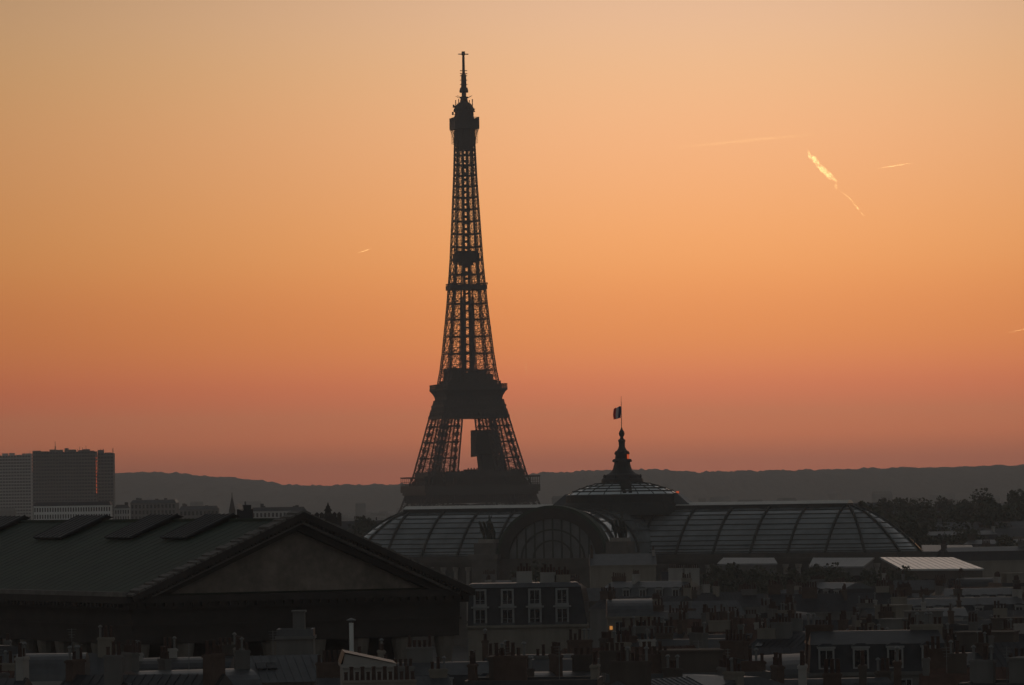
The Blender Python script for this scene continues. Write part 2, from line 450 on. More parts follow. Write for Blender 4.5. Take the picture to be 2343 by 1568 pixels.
for rot in range(4):
    Rm = Matrix.Rotation(rot * math.pi / 2, 3, 'Z')
    for dep in (33.2, 20.0):
        for k in range(24):
            x0, x1 = -33 + 66 * k / 24, -33 + 66 * (k + 1) / 24
            for zz in (44.6, 47, 49.5): m.beam(Rm @ Vector((x0, -dep, zz)), Rm @ Vector((x1, -dep, zz)), .8)
            m.beam(Rm @ Vector((x0, -dep, 44.6)), Rm @ Vector((x1, -dep, 49.5)), .5); m.beam(Rm @ Vector((x1, -dep, 44.6)), Rm @ Vector((x0, -dep, 49.5)), .5)
            m.beam(Rm @ Vector((x0, -dep, 44.6)), Rm @ Vector((x0, -dep, 49.5)), .5)
    pts = [(-37 + 74 * k / 30) for k in range(31)]
    for a, b in zip(pts, pts[1:]):
        za, zb = 43.5 - 33 * (abs(a) / 37) ** 2.4, 43.5 - 33 * (abs(b) / 37) ** 2.4
        m.beam(Rm @ Vector((a, -36, za)), Rm @ Vector((b, -36, zb)), 1.0); m.beam(Rm @ Vector((a, -36, za - 4)), Rm @ Vector((b, -36, zb - 4)), 1.0)
        m.beam(Rm @ Vector((a, -36, za)), Rm @ Vector((b, -36, zb - 4)), .5); m.beam(Rm @ Vector((a, -36, za - 4)), Rm @ Vector((b, -36, zb)), .5)
    m.add([Rm @ Vector(p) for p in ((-33, -32.4, 44.8), (33, -32.4, 44.8), (33, -32.4, 51), (-33, -32.4, 51), (-33, -32.0, 44.8), (33, -32.0, 44.8), (33, -32.0, 51), (-33, -32.0, 51))],
          [(0,1,2,3), (4,7,6,5), (0,4,5,1), (3,2,6,7), (0,3,7,4), (1,5,6,2)])
m.build('lower_girder', IRON, tower)
# second gallery
m = MB()
prof = [(18.0, 98.0), (17.7, 104.5), (17.6, 108.6), (18.1, 111.3), (19.4, 113.7), (20.6, 115.0), (20.6, 116.1)]
vsx = []
prof[1] = (17.7, 107.0)
for k, (hf_, z) in enumerate(prof[1:]):
    vsx += [(-hf_, -hf_, z), (hf_, -hf_, z), (hf_, hf_, z), (-hf_, hf_, z)]
fs = []
for k in range(len(prof) - 2):
    for c in range(4): fs.append((k*4+c, k*4+(c+1)%4, k*4+4+(c+1)%4, k*4+4+c))
fs.append((3, 2, 1, 0)); nn = (len(prof) - 2) * 4; fs.append((nn, nn+1, nn+2, nn+3))
m.add(vsx, fs)
m.box(-17.4, 17.4, -17.4, 17.4, 116.1, 118.3)
second = m.build('second_gallery', IRON, tower)
m = MB(); rail(m, 20.4, 116.1, 118.7, 1.2, .2); m.build('railing', IRON, second)
m = MB()                                     # deep girders below it
for rot in range(4):
    Rm = Matrix.Rotation(rot * math.pi / 2, 3, 'Z')
    for dep0, dep1 in ((20.8, 18.2), (14, 13), (9, 8.6)):
        for zz, ww in ((98.2, 1.8), (101.5, .9), (105.2, 1.4)):
            t = (zz - 98) / 12; dd = dep0 + (dep1 - dep0) * t
            m.beam(Rm @ Vector((-dd, -dd, zz)), Rm @ Vector((dd, -dd, zz)), ww)
        n = 14
        for k in range(n):
            x0, x1 = -1 + 2 * k / n, -1 + 2 * (k + 1) / n
            m.beam(Rm @ Vector((x0 * dep0, -dep0, 98)), Rm @ Vector((x1 * dep1, -dep1, 109)), .8); m.beam(Rm @ Vector((x1 * dep0, -dep0, 98)), Rm @ Vector((x0 * dep1, -dep1, 109)), .8)
            m.beam(Rm @ Vector((x0 * dep0, -dep0, 98)), Rm @ Vector((x0 * dep1, -dep1, 109)), .6)
m.build('upper_girder', IRON, tower)
m = MB()
for b in ((-13.2, -5.6, -12, 12, 118.3, 128.9), (-5.6, 4.2, -12.6, 12.4, 118.3, 126.0), (4.2, 8.6, -12.2, 12, 118.3, 127.2), (8.6, 13.4, -11.5, 11, 118.3, 125.0), (-15, 15.2, -15, 14.8, 118.3, 121.2)):
    m.box(*b)
for k in range(16):
    x = random.uniform(-12, 12); y = random.uniform(-11, 11); m.box(x - .6, x + .6, y - .6, y + .6, 124, 126 + random.uniform(.5, 2.4))
m.box(-16.5, -15.2, -16, -14, 118.3, 119.8); m.box(16.2, 17.2, -17, -15, 118.3, 120.6)
m.build('second_floor_pavilion', IRON, tower)
m = MB(); m.box(-11.3, 10.6, -11.3, 10.6, 178.2, 181.0); m.box(-13.2, -11.3, -11.8, -7, 178.0, 181.8); rail(m, 11.0, 181, 182.2, 1.4, .18)
m.build('service_platform', IRON, tower)
m = MB(); m.box(-7.2, 7.0, -7.0, 7.2, 195.6, 201.2); m.box(-6.0, 6.4, -6.6, 6.2, 201.2, 202.6); m.box(-4, 3.4, -5, 5, 193.6, 195.6)
m.build('machine_room', IRON, tower)
# summit
m = MB()
m.box(-4.6, 4.6, -4.6, 4.6, 266, 280)
for k in range(9):
    t = k / 8
for sx in (-1, 1):
    for k in range(10):
        t0, t1 = k / 10, (k + 1) / 10
        f = lambda t: (5.4 + 2.4 * t ** 2.2, 270 + 9.6 * t)
        for q in (-1, -.33, .33, 1):
            (r0, z0), (r1, z1) = f(t0), f(t1)
            m.beam((sx*r0, q*5.2, z0), (sx*r1, q*7.4, z1), .3); m.beam((q*5.2, sx*r0, z0), (q*7.4, sx*r1, z1), .3)
m.box(-7.9, 7.9, -7.9, 7.9, 279.4, 284.2)
m.box(-7.2, 7.2, -7.2, 7.2, 284.2, 285.0)
summit = m.build('summit_cabin', IRON, tower)
m = MB(); rail(m, 7.8, 284.2, 286.6, .8, .16); m.build('railing', IRON, summit)
m = MB()
m.frust((-5.1, 5.1, -5.1, 5.1), 284.5, (-4.9, 4.9, -4.9, 4.9), 291.5)
m.lathe([(6.9, 291.3), (6.6, 292.3), (5.4, 294.2), (4.4, 295.6), (2.6, 296.6), (2.2, 299.0), (2.9, 299.1), (2.9, 299.9), (1.5, 300.2), (1.5, 302.5), (2.7, 302.6), (2.9, 303.6), (2.4, 305.6), (1.5, 306.2)], 12)
for k in range(30):
    a = random.uniform(0, 6.28); r = random.uniform(5.2, 7.2); z = random.choice((286.8, 288.6, 290.4, 292.0, 293.2))
    x, y = r * math.cos(a), r * math.sin(a); m.box(x - .45, x + .45, y - .45, y + .45, z, z + random.uniform(.6, 2.0))
    m.beam((x * .6, y * .6, z + .3), (x * 1.08, y * 1.08, z + .3), .25)
for sx, sy in ((-1, -1), (1, -1), (1, 1), (-1, 1)):
    m.box(sx*4.4 - .25, sx*4.4 + .25, sy*4.4 - .25, sy*4.4 + .25, 293, 298.2); m.beam((sx*2.6, sy*2.6, 299.4), (sx*4.8, sy*2.2, 300.6), .25)
m.build('summit_dome', IRON, tower)
m = MB(); m.lathe([(1.75, 305.8), (1.6, 314), (1.55, 314.05), (.95, 314.2), (.75, 328.4)], 10)
for z in (307.5, 310.3, 313.0, 314.4, 316.2): m.box(-2.3, 2.3, -.3, .3, z, z + .45); m.box(-.3, .3, -2.3, 2.3, z, z + .45)
m.box(-3.3, 3.3, -.35, .35, 326.6, 327.2); m.box(-.35, .35, -3.3, 3.3, 326.6, 327.2); m.box(-.9, .9, -.9, .9, 326.2, 328.6)
m.build('antenna_mast', IRON, tower)
m = MB()                                     # boarded scaffold wrapped round the far right leg
m.add([(6.6, 9.0, 75.0), (22.6, 9.0, 75.0), (22.6, 25.6, 75.0), (6.6, 25.6, 73.2), (6.4, 8.6, 90.2), (20.4, 8.6, 90.2), (20.4, 24, 90.2), (6.4, 24, 90.2)],
      [(0,3,2,1),(4,5,6,7),(0,1,5,4),(1,2,6,5),(2,3,7,6),(3,0,4,7)])
m.frust((13.0, 28.6, 13.2, 28.8), 56, (10.4, 25.2, 11.0, 26), 74.5)
m.build('scaffold_screen', SCREEN, tower)

# ------------------------------------------------------------------ glass-roofed hall with a dome
GD = 1675.0
gc = at(1424, 1130, GD)
B = math.radians(-21)
hall = thing('glass_roofed_hall', (gc.x, GD, 0), B, 'long glass vaulted hall with ribbed roof, low dome and dark spire', 'hall')
ZR, ZS, HWID, LE, LW = 43.5, 28.6, 24.0, 76.0, 73.5
def ell(a): return (HWID * math.cos(a), ZS + (ZR - ZS) * (1 - abs(math.cos(a)) ** 1.75))
m = MB(); NA = 26
xs = [-LW + (LW + LE) * k / 40 for k in range(41)]
vsx = []; fs = []
for x in xs:
    for k in range(NA + 1):
        y, z = ell(math.pi * k / NA); vsx.append((x, -y, z))
for i in range(40):
    for k in range(NA): fs.append((i*(NA+1)+k, i*(NA+1)+k+1, (i+1)*(NA+1)+k+1, (i+1)*(NA+1)+k))
m.add(vsx, fs)
for sx, x0 in ((-1, -LW), (1, LE)):          # rounded ends
    vsx = []; fs = []; n2 = 24
    for i in range(n2 + 1):
        th = -math.pi / 2 + math.pi * i / n2
        for k in range(NA // 2 + 1):
            y, z = ell(math.pi * k / NA)
            vsx.append((x0 + sx * y * math.cos(th), y * math.sin(th), z))
    w_ = NA // 2 + 1
    for i in range(n2):
        for k in range(NA // 2): fs.append((i*w_+k, (i+1)*w_+k, (i+1)*w_+k+1, i*w_+k+1))
    m.add(vsx, fs)
m.build('glass_vault', GLASS, hall, True)
m = MB()
def rib_at(m, fn, w=.8, n=22, rng=(0, 1)):
    pts = [fn(math.pi * (rng[0] + (rng[1] - rng[0]) * k / n)) for k in range(n + 1)]
    for p, q in zip(pts, pts[1:]): m.beam(p, q, w, .7)
nr = 12
ribxs = [-LW + (LW + LE) * k / nr for k in range(nr + 1)]
rib_at(m, lambda a: (0, -ell(a)[0] * 1.008, ell(a)[1] + .1), .68)
rm = m.mesh('rib', RIB)
for x in ribxs: link('rib', rm, hall, (x, 0, 0))
m = MB(); rib_at(m, lambda a: (ell(a)[0] * 1.008, 0, ell(a)[1] + .1), .72, 14, (0, .5))
rm = m.mesh('rib', RIB)
for x0, th0 in ((-LW, 180), (LE, 0)):
    for th in (-60, -30, 0, 30, 60): link('rib', rm, hall, (x0, 0, 0), math.radians(th0 + th))
m = MB()                                     # purlins: thin horizontal glazing bars
for k in range(1, 26):
    if k == 13: continue
    y, z = ell(math.pi * k / NA)
    m.beam((-LW, -y * 1.006, z + .06), (LE, -y * 1.006, z + .06), .16 if k % 2 else .34, .22)
for sx, x0 in ((-1, -LW), (1, LE)):
    for k in range(1, 13):
        y, z = ell(math.pi * k / NA)
        for i in range(24):
            t0, t1 = [-math.pi / 2 + math.pi * q / 24 for q in (i, i + 1)]
            m.beam((x0 + sx * y * 1.006 * math.cos(t0), y * 1.006 * math.sin(t0), z + .06), (x0 + sx * y * 1.006 * math.cos(t1), y * 1.006 * math.sin(t1), z + .06), .16 if k % 2 else .32, .2)
m.build('glazing_bar', RIB, hall)
for x0, x1 in ((-LW - 2, -19), (19, LE + 1)):      # raised ridge walk with a pale zinc top
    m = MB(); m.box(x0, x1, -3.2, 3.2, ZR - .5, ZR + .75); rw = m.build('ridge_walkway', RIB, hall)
    m = MB(); m.frust((x0 - .2, x1 + .2, -3.5, 3.5), ZR + .75, (x0, x1, -1.2, 1.2), ZR + 1.75); m.build('walkway_roof', mat('pale_walkway_zinc', (.62, .60, .55), .35, .1, .3), rw)
# transept vault coming forward with its great arch
TR, TZ, TF = 17.2, 28.5, 65.0
tz = lambda a: TZ + 15.0 * math.sin(a)
m = MB(); vsx = []; fs = []
for i in range(13):
    y = -TF + (TF - 8) * i / 12
    for k in range(23):
        a = math.pi * k / 22; vsx.append((TR * math.cos(a), y, tz(a)))
for i in range(12):
    for k in range(22): fs.append((i*23+k, i*23+k+1, (i+1)*23+k+1, (i+1)*23+k))
m.add(vsx, fs); m.build('transept_vault', GLASS, hall, True)
m = MB()
rib_at(m, lambda a: (TR * 1.015 * math.cos(a), 0, tz(a) + .15), .9)
rm = m.mesh('rib', RIB)
for y in (-TF + 1, -TF + 11, -TF + 21, -TF + 31): link('rib', rm, hall, (0, y, 0))
m = MB()
for k in range(2, 22, 2):
    a = math.pi * k / 22; m.beam((TR * 1.005 * math.cos(a), -TF, tz(a) + .06), (TR * 1.005 * math.cos(a), -12, tz(a) + .06), .3, .2)
m.build('glazing_bar', RIB, hall)
def arch_ring(m, r0, h0, r1, h1, y0, y1, n=30):
    for k in range(n):
        a0, a1 = math.pi * k / n, math.pi * (k + 1) / n
        q = []
        for y in (y0, y1):
            for (r, hh, a) in ((r0, h0, a0), (r1, h1, a0), (r1, h1, a1), (r0, h0, a1)):
                q.append((r * math.cos(a), y, TZ + hh * math.sin(a)))
        m.add(q, [(0,1,2,3),(7,6,5,4),(0,4,5,1),(1,5,6,2),(2,6,7,3),(3,7,4,0)])
m = MB(); arch_ring(m, 14.6, 12.4, 17.6, 15.6, -TF - 1.2, -TF + .4)
arch = m.build('arch', STONE_D, hall)
m = MB(); arch_ring(m, 17.6, 15.6, 18.6, 16.5, -TF - 1.0, -TF + 3.0); m.build('arch_cap', COPPER, arch)
m = MB(); n = 24
m.add([(0, -TF, TZ)] + [(14.7 * math.cos(math.pi * k / n), -TF, TZ + 12.5 * math.sin(math.pi * k / n)) for k in range(n + 1)], [(0, k + 1, k + 2) for k in range(n)])
m.build('arch_glazing', mat('arch_glass', (.11, .118, .118), .3, .35, .2, spec=.3), arch)
m = MB()
for k in range(-4, 5):
    x = k * 3.0; m.beam((x, -TF - .1, TZ), (x, -TF - .1, TZ + 12.3 * math.sqrt(max(0, 1 - (x / 14.6) ** 2))), .4)
for r in (6.5, 10.5):
    pts = [(r * math.cos(math.pi * k / 16), -TF - .1, TZ + r * .85 * math.sin(math.pi * k / 16)) for k in range(17)]
    for p, q in zip(pts, pts[1:]): m.beam(p, q, .5)
m.build('arch_mullion', RIB, arch)
# stone walls and cornices
m = MB()
m.box(-LW - 24, LE + 24, -25, 25, 0, 26.4); m.box(-LW - 25, LE + 25, -26, 26, 26.4, 27.4); m.box(-LW - 24, LE + 24, -25.2, 25.2, 27.4, 28.7)
m.build('wall', mat('hall_stone', (.075, .068, .06), .9, .3, .3), hall)
m = MB(); m.box(-26, 26, -TF, -26.2, 0, 24.5); m.box(-27, 27, -TF - 1, -26.2, 24.5, 25.8); m.box(-18.6, 18.6, -TF - .6, -26.2, 25.8, 28.45)
m.build('porch', mat('hall_stone', (.075, .068, .06), .9, .3, .3), hall)
m = MB(); m.lathe([(.75, 8), (.7, 24), (1.0, 24.4), (1.1, 25.4)], 8); cmh = m.mesh('column', STONE_P)
for k in range(46):
    x = -LW - 22 + (LW + LE + 44) * k / 45
    if abs(x) > 28: link('column', cmh, hall, (x, -26.2, 0))
for sx in (-1, 1):                           # pylons carrying sculpture
    m = MB(); m.box(sx*22 - 4.2, sx*22 + 4.2, -TF - 3, -TF + 5, 0, 28.4); m.box(sx*22 - 5, sx*22 + 5, -TF - 3.8, -TF + 5.8, 28.4, 30.0); m.box(sx*22 - 3.6, sx*22 + 3.6, -TF - 2.4, -TF + 4.4, 30, 33.5)
    m.build('pylon', mat('pylon_stone', (.11, .10, .09), .9, .3, .3), hall)
# dome
m = MB(); m.lathe([(20.5, 41.5), (19.4, 44.8), (18.5, 45.6), (18.5, 47.9), (17.9, 48.2)], 40); m.build('dome_drum', RIB, hall)
dprof = [(17.8, 48.2), (16.2, 49.1), (14.0, 50.0), (11.6, 50.8), (9.0, 51.5), (6.6, 51.9)]
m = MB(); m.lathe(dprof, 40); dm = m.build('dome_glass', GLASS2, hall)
m = MB()
for r, z in dprof[1:]:
    for k in range(40):
        a0, a1 = 2 * math.pi * k / 40, 2 * math.pi * (k + 1) / 40
        m.beam((r * math.cos(a0), r * math.sin(a0), z + .1), (r * math.cos(a1), r * math.sin(a1), z + .1), .38, .42)
for k in range(20):
    a = 2 * math.pi * k / 20
    for (r0, z0), (r1, z1) in zip(dprof, dprof[1:]): m.beam((r0*math.cos(a), r0*math.sin(a), z0 + .05), (r1*math.cos(a), r1*math.sin(a), z1 + .05), .22)
m.build('glazing_bar', RIB, dm)
m = MB()
Q = Matrix.Rotation(-B + math.radians(4), 3, 'Z')
for s in (-1, 1): m.beam(Q @ Vector((s*1.6, -6, 52.2)), Q @ Vector((s*.9, -17.2, 48.8)), 1.1, .6)
for k in range(8): m.beam(Q @ Vector((-1.6, -6 - k*1.2, 52.3 - k * .32)), Q @ Vector((1.6, -6 - k*1.2, 52.3 - k * .32)), .7, .5)
m.build('dome_stair', RIB, hall)
for s in (-1, 1):                            # stair pavilions at the foot of the dome
    m = MB(); m.frust((s*21 - 4, s*21 + 4, -3, 3), 43.6, (s*18.6 - .5, s*18.6 + .5, -2, 2), 48.4); ra = m.build('roof_ramp', ZINC, hall)
    if s > 0: m = MB(); m.box(18.7, 19.5, -1.0, -.4, 48.2, 48.9); m.build('glint_panel', GLINT, ra)  # added glowing panel imitating a red sun glint beside the dome
SP = [(350,3),(375,8),(400,18),(420,30),(440,34),(460,30),(480,18),(500,22),(515,42),(525,44),(542,38),(590,36),(610,42),(640,60),(650,82),(668,80),(700,79),(735,84),(746,106),(765,108),(776,94),(800,96),(830,104),(860,112),(880,126),(910,158),(930,208),(960,226),(980,246),(1010,250),(1028,200)]
m = MB(); m.lathe([(w * .0274, 52.2 + (1010 - y) * .0274) for y, w in reversed(SP)], 16)
for k in range(8):
    a = 2 * math.pi * k / 8
    for rr, zz, hh in ((2.25, 61.0, 1.0), (3.0, 58.6, .9), (6.3, 53.4, 1.2)):
        m.lathe([(.28, zz), (.4, zz + hh * .5), (.1, zz + hh)], 6, (rr * math.cos(a), rr * math.sin(a)))
sp = m.build('spire', mat('dark_lead', (.022, .022, .023), .6, .2, .5), hall)
m = MB(); m.box(2.15, 2.55, -1.2, -.3, 59.6, 61.1); m.build('lantern_glint', GLINT, sp)  # added glowing pane imitating the sun's glint on the lantern
# flag
fp = thing('flag', (gc.x, GD, 70.2), 0, 'tricolour flag flying from a thin pole on the tip of the dome spire', 'flag')
m = MB(); m.lathe([(.13, 0), (.10, 6), (.05, 9.8)], 8); m.build('flagpole', IRON, fp)
for k, (nm, colr) in enumerate((('blue_stripe', (.012, .02, .085)), ('white_stripe', (.42, .42, .44)), ('red_stripe', (.30, .012, .018)))):
    vsx = []; fs = []
    for i in range(7):
        u = (k + i / 6) / 3
        for j in range(9):
            v = j / 8
            sag = .9 * u * u
            x = -.12 - 2.45 * u + .12 * math.sin(5 * v + 2 * u); y = .35 * math.sin(7 * u + 1.2 * v); z = 6.45 - 3.85 * v - sag * (1 - .45 * v) + .12 * math.sin(9 * u)
            vsx.append((x, y, z))
    for i in range(6):
        for j in range(8): fs.append((i*9+j, i*9+j+1, (i+1)*9+j+1, (i+1)*9+j))
    m = MB(); m.add(vsx, fs); fm = mat('flag_' + nm, colr, .9, .1, 2); ft = fm.node_tree
    if 'tr' not in ft.nodes:
        tr_ = ft.nodes.new('ShaderNodeBsdfTranslucent'); tr_.name = 'tr'; tr_.inputs[0].default_value = (*[min(1, 1.6 * v) for v in colr], 1)
        mx = ft.nodes.new('ShaderNodeMixShader'); mx.inputs[0].default_value = .55
        ft.links.new(ft.nodes['Principled BSDF'].outputs[0], mx.inputs[1]); ft.links.new(tr_.outputs[0], mx.inputs[2]); ft.links.new(mx.outputs[0], ft.nodes['Material Output'].inputs[0])
    o = m.build(nm, fm, fp, True)

def sculpture(loc, h, label):
    """horses and a winged driver leaping from a plinth, seen as one cast group"""
    rnd = random.Random(3)
    t_ = thing('sculpture_group', loc, B, label, 'statue', 'bronze sculpture groups beside the hall arch')
    m = MB(); m.box(-2.6, 2.6, -2.4, 2.4, 0, h * .12); m.build('plinth', STONE_P, t_)
    m = MB()
    for s in (-1.7, -.6, .6, 1.7):           # four rearing horses
        y = -.8 - abs(s) * .2
        m.tube([(s, y + 2, h*.12), (s, y + 1.6, h*.32), (s*1.05, y, h*.48), (s*1.1, y - .9, h*.66), (s*1.12, y - 1.6, h*.70), (s*1.12, y - 2.1, h*.62)], [.3, .62, .6, .36, .3, .14], 8)
        m.tube([(s*1.05, y - .2, h*.46), (s*1.05, y - 1.3, h*.44), (s*1.05, y - 1.5, h*.32)], [.25, .17, .1], 6)
        m.tube([(s, y + 1.7, h*.3), (s, y + 1.1, h*.2), (s, y + 1.5, h*.12)], [.3, .2, .13], 6)
    m.tube([(0, 1.4, h*.12), (0, 1.4, h*.5), (0, 1.2, h*.72), (0, 1.1, h*.8), (0, 1.0, h*.86), (0, 1.0, h*.93)], [.9, .55, .6, .2, .3, .12], 8)
    m.tube([(0, 1.2, h*.74), (.9, .6, h*.86), (1.2, .2, h)], [.22, .15, .09], 6); m.tube([(0, 1.2, h*.74), (-1, .9, h*.68)], [.2, .1], 6)
    m.build('figures', mat('old_bronze', (.035, .045, .035), .6, .3, 1.0), t_, True)
Mh = Matrix.Rotation(B, 3, 'Z')
for sx, lb in ((-1, 'dark bronze horses and driver on the stone pylon left of the hall arch'), (1, 'dark bronze horses and driver on the stone pylon right of the hall arch')):
    p = Mh @ Vector((sx * 22, -TF + 1, 0)); sculpture((gc.x + p.x, GD + p.y, 33.5), 9.5, lb)

# ------------------------------------------------------------------ columned temple with a green gable roof
MD, MA = 640.0, math.radians(27)
pl = at(287, 1365, MD)
UX, UY = Vector((math.cos(MA), math.sin(MA), 0)), Vector((-math.sin(MA), math.cos(MA), 0))
ax_r = (1057 - 1171) * K
MW = (ax_r * MD - pl.x) / (math.cos(MA) - ax_r * math.sin(MA))
ZE = pl.z
temple = thing('temple', (pl.x, MD, 0), MA, 'dark stone temple with broad triangular pediment and long green roof', 'temple')
# local frame: x along the front 0..MW, y back along the flank, z up
apex = at(684, 1172, MD + MW / 2 * math.sin(MA)); ZA = apex.z
ML = 118.0; mid = MW / 2; e = 1.1                       # eave drop of the copper below the coping
m = MB()
rz = ZA - 1.0; ez = ZE - .1
m.add([(0.6, 1.6, ez), (mid, 1.6, rz), (MW - .6, 1.6, ez), (0.6, ML, ez), (mid, ML, rz), (MW - .6, ML, ez)], [(0,1,4,3), (1,2,5,4), (0,2,1), (3,4,5), (0,3,5,2)])
roof = m.build('roof', COPPER, temple)
m = MB()
sl = (rz - ez) / (mid - .6)
for k in range(46):                          # standing seams
    y = 3 + (ML - 5) * k / 45
    m.beam((.7, y, ez + .03), (mid, y, rz + .0), .05, .05)
m.beam((mid, 1.6, rz + .1), (mid, ML, rz + .1), .6, .35)
m.build('roof_seam', COPPER, roof)
# raking cornice: two stepped bands with coping stones
th = math.atan2(ZA - ZE, mid); ct, st = math.cos(th), math.sin(th); Ls = mid / ct
def rake(m, a0, a1, off0, off1, y0, y1):
    for side in (0, 1):
        q = []
        for y in (y0, y1):
            for a, o in ((a0, off0), (a1, off0), (a1, off1), (a0, off1)):
                x = a * ct - o * st; z = ZE + a * st + o * ct
                if side: x = MW - x
                q.append((x, y, z))
        m.add(q, [(0,1,2,3),(7,6,5,4),(0,4,5,1),(1,5,6,2),(2,6,7,3),(3,7,4,0)])
m = MB(); rake(m, 0, Ls, -.75, 0, -2.2, 2.0); rake(m, 2.6, Ls - .6, -2.1, -1.35, -.4, 1.6)
for k in range(40): a0 = 1.6 + (Ls - 2.2) * k / 40; rake(m, a0, a0 + .36, -1.05, -.753, -2.05, -1.503)
rk = m.build('raking_cornice', STONE_D, temple)
m = MB(); rake(m, 1.2, Ls - .3, -1.35, -.75, -1.5, 1.6); m.build('moulding', mat('coping', (.15, .14, .13), .85, .3, .5), rk)
m = MB()
for k in range(24):                          # coping stones
    a0 = Ls * k / 24; rake(m, a0 + .10, a0 + Ls / 24 - (.18 if k % 3 else .5), .003, .30 if k % 2 else .22, -2.0, .9 + .25 * (k % 2))
m.build('coping_stone', mat('coping', (.15, .14, .13), .85, .3, .5), rk)
m = MB(); m.add([(3.4, .9, ZE + .2), (MW - 3.4, .9, ZE + .2), (mid, .9, ZA - 2.0), (3.4, 1.2, ZE + .2), (MW - 3.4, 1.2, ZE + .2), (mid, 1.2, ZA - 2.0)], [(0,1,2), (5,4,3), (0,3,4,1), (1,4,5,2), (2,5,3,0)])
m.build('tympanum', mat('tympanum_stone', (.185, .158, .135), .9, .35, .5, bump=.4), temple)
# horizontal cornice, entablature, columns, wall
m = MB(); m.box(-.6, MW + .6, -1.5, ML + 1, ZE - .9, ZE - .02); m.box(0, MW, -.9, ML + .5, ZE - 1.7, ZE - .9)
for k in range(int(ML / 1.25)): m.box(-.58, -.003, 1 + k * 1.25, 1.5 + k * 1.25, ZE - 1.35, ZE - .903)
for k in range(int(MW / 1.25)): m.box(1 + k * 1.25, 1.5 + k * 1.25, -1.35, -.903, ZE - 1.35, ZE - .903)
cn = m.build('cornice', STONE_D, temple)
m = MB(); m.box(-.62, .3, -.2, ML, ZE - .02, ZE + .55); m.build('gutter', mat('coping', (.15, .14, .13), .85, .3, .5), cn)
m = MB(); m.box(.9, MW - .9, 0, ML, ZE - 3.6, ZE - 1.7); m.box(.75, MW - .75, -.15, ML, ZE - 3.9, ZE - 3.6); m.box(1.0, MW - 1.0, .1, ML, ZE - 6.0, ZE - 3.9)
m.build('entablature', STONE_D, temple)
m = MB(); m.box(6, MW - 6, 9, ML - 4, 0, ZE - 6); m.build('wall', STONE_D, temple)
m = MB(); m.lathe([(1.25, 5), (1.15, 6), (1.0, 7), (.9, ZE - 9), (1.0, ZE - 8.4), (1.35, ZE - 6.4), (1.35, ZE - 6.02)], 12)
cm_ = m.mesh('column', STONE)
for k in range(8): link('column', cm_, temple, (2.4 + (MW - 4.8) * k / 7, 1.6, 0))
for k in range(1, 18): link('column', cm_, temple, (2.4, 1.6 + 6.1 * k, 0))
m = MB(); m.box(-2, MW + 2, -8, ML + 2, 0, 5); m.build('podium', STONE_D, temple)
def along(px):                               # distance along the ridge to a column of the photograph
    c = (px - 1171) * K
    return (c * apex.y - apex.x) / (-math.sin(MA) - c * math.cos(MA))
for pxx, wd in ((497, 8.5), (368, 9.0), (205, 10.5), (18, 11)):
    y = along(pxx)
    m = MB(); d = 6.2
    m.add([(mid - d, y - wd*.45, rz - d*sl + .15), (mid + 1.5, y - wd*.45, rz + .15 - 1.5*sl + 1.0), (mid + 1.5, y + wd*.45, rz + .15 - 1.5*sl + 1.0), (mid - d, y + wd*.45, rz - d*sl + .15),
           (mid - d - .3, y - wd*.5, rz - d*sl + .42), (mid + .3, y - wd*.5, rz + .85), (mid + .3, y + wd*.5, rz + .85), (mid - d - .3, y + wd*.5, rz - d*sl + .42)],
          [(0,3,2,1),(4,5,6,7),(0,1,5,4),(1,2,6,5),(2,3,7,6),(3,0,4,7)])
    s_ = m.build('skylight', mat('sooty_skylight', (.014, .013, .013), .55, .3, .5), roof)
    m = MB()
    for k in range(7):
        yy = y - wd*.48 + wd*.96*k/6; m.beam((mid - d - .3, yy, rz - d*sl + .46), (mid + .3, yy, rz + .9), .12, .1)
    m.beam((mid - d - .3, y - wd*.5, rz - d*sl + .46), (mid + .35, y - wd*.5, rz + .92), .3, .22)
    m.build('skylight_frame', SLATE, temple)

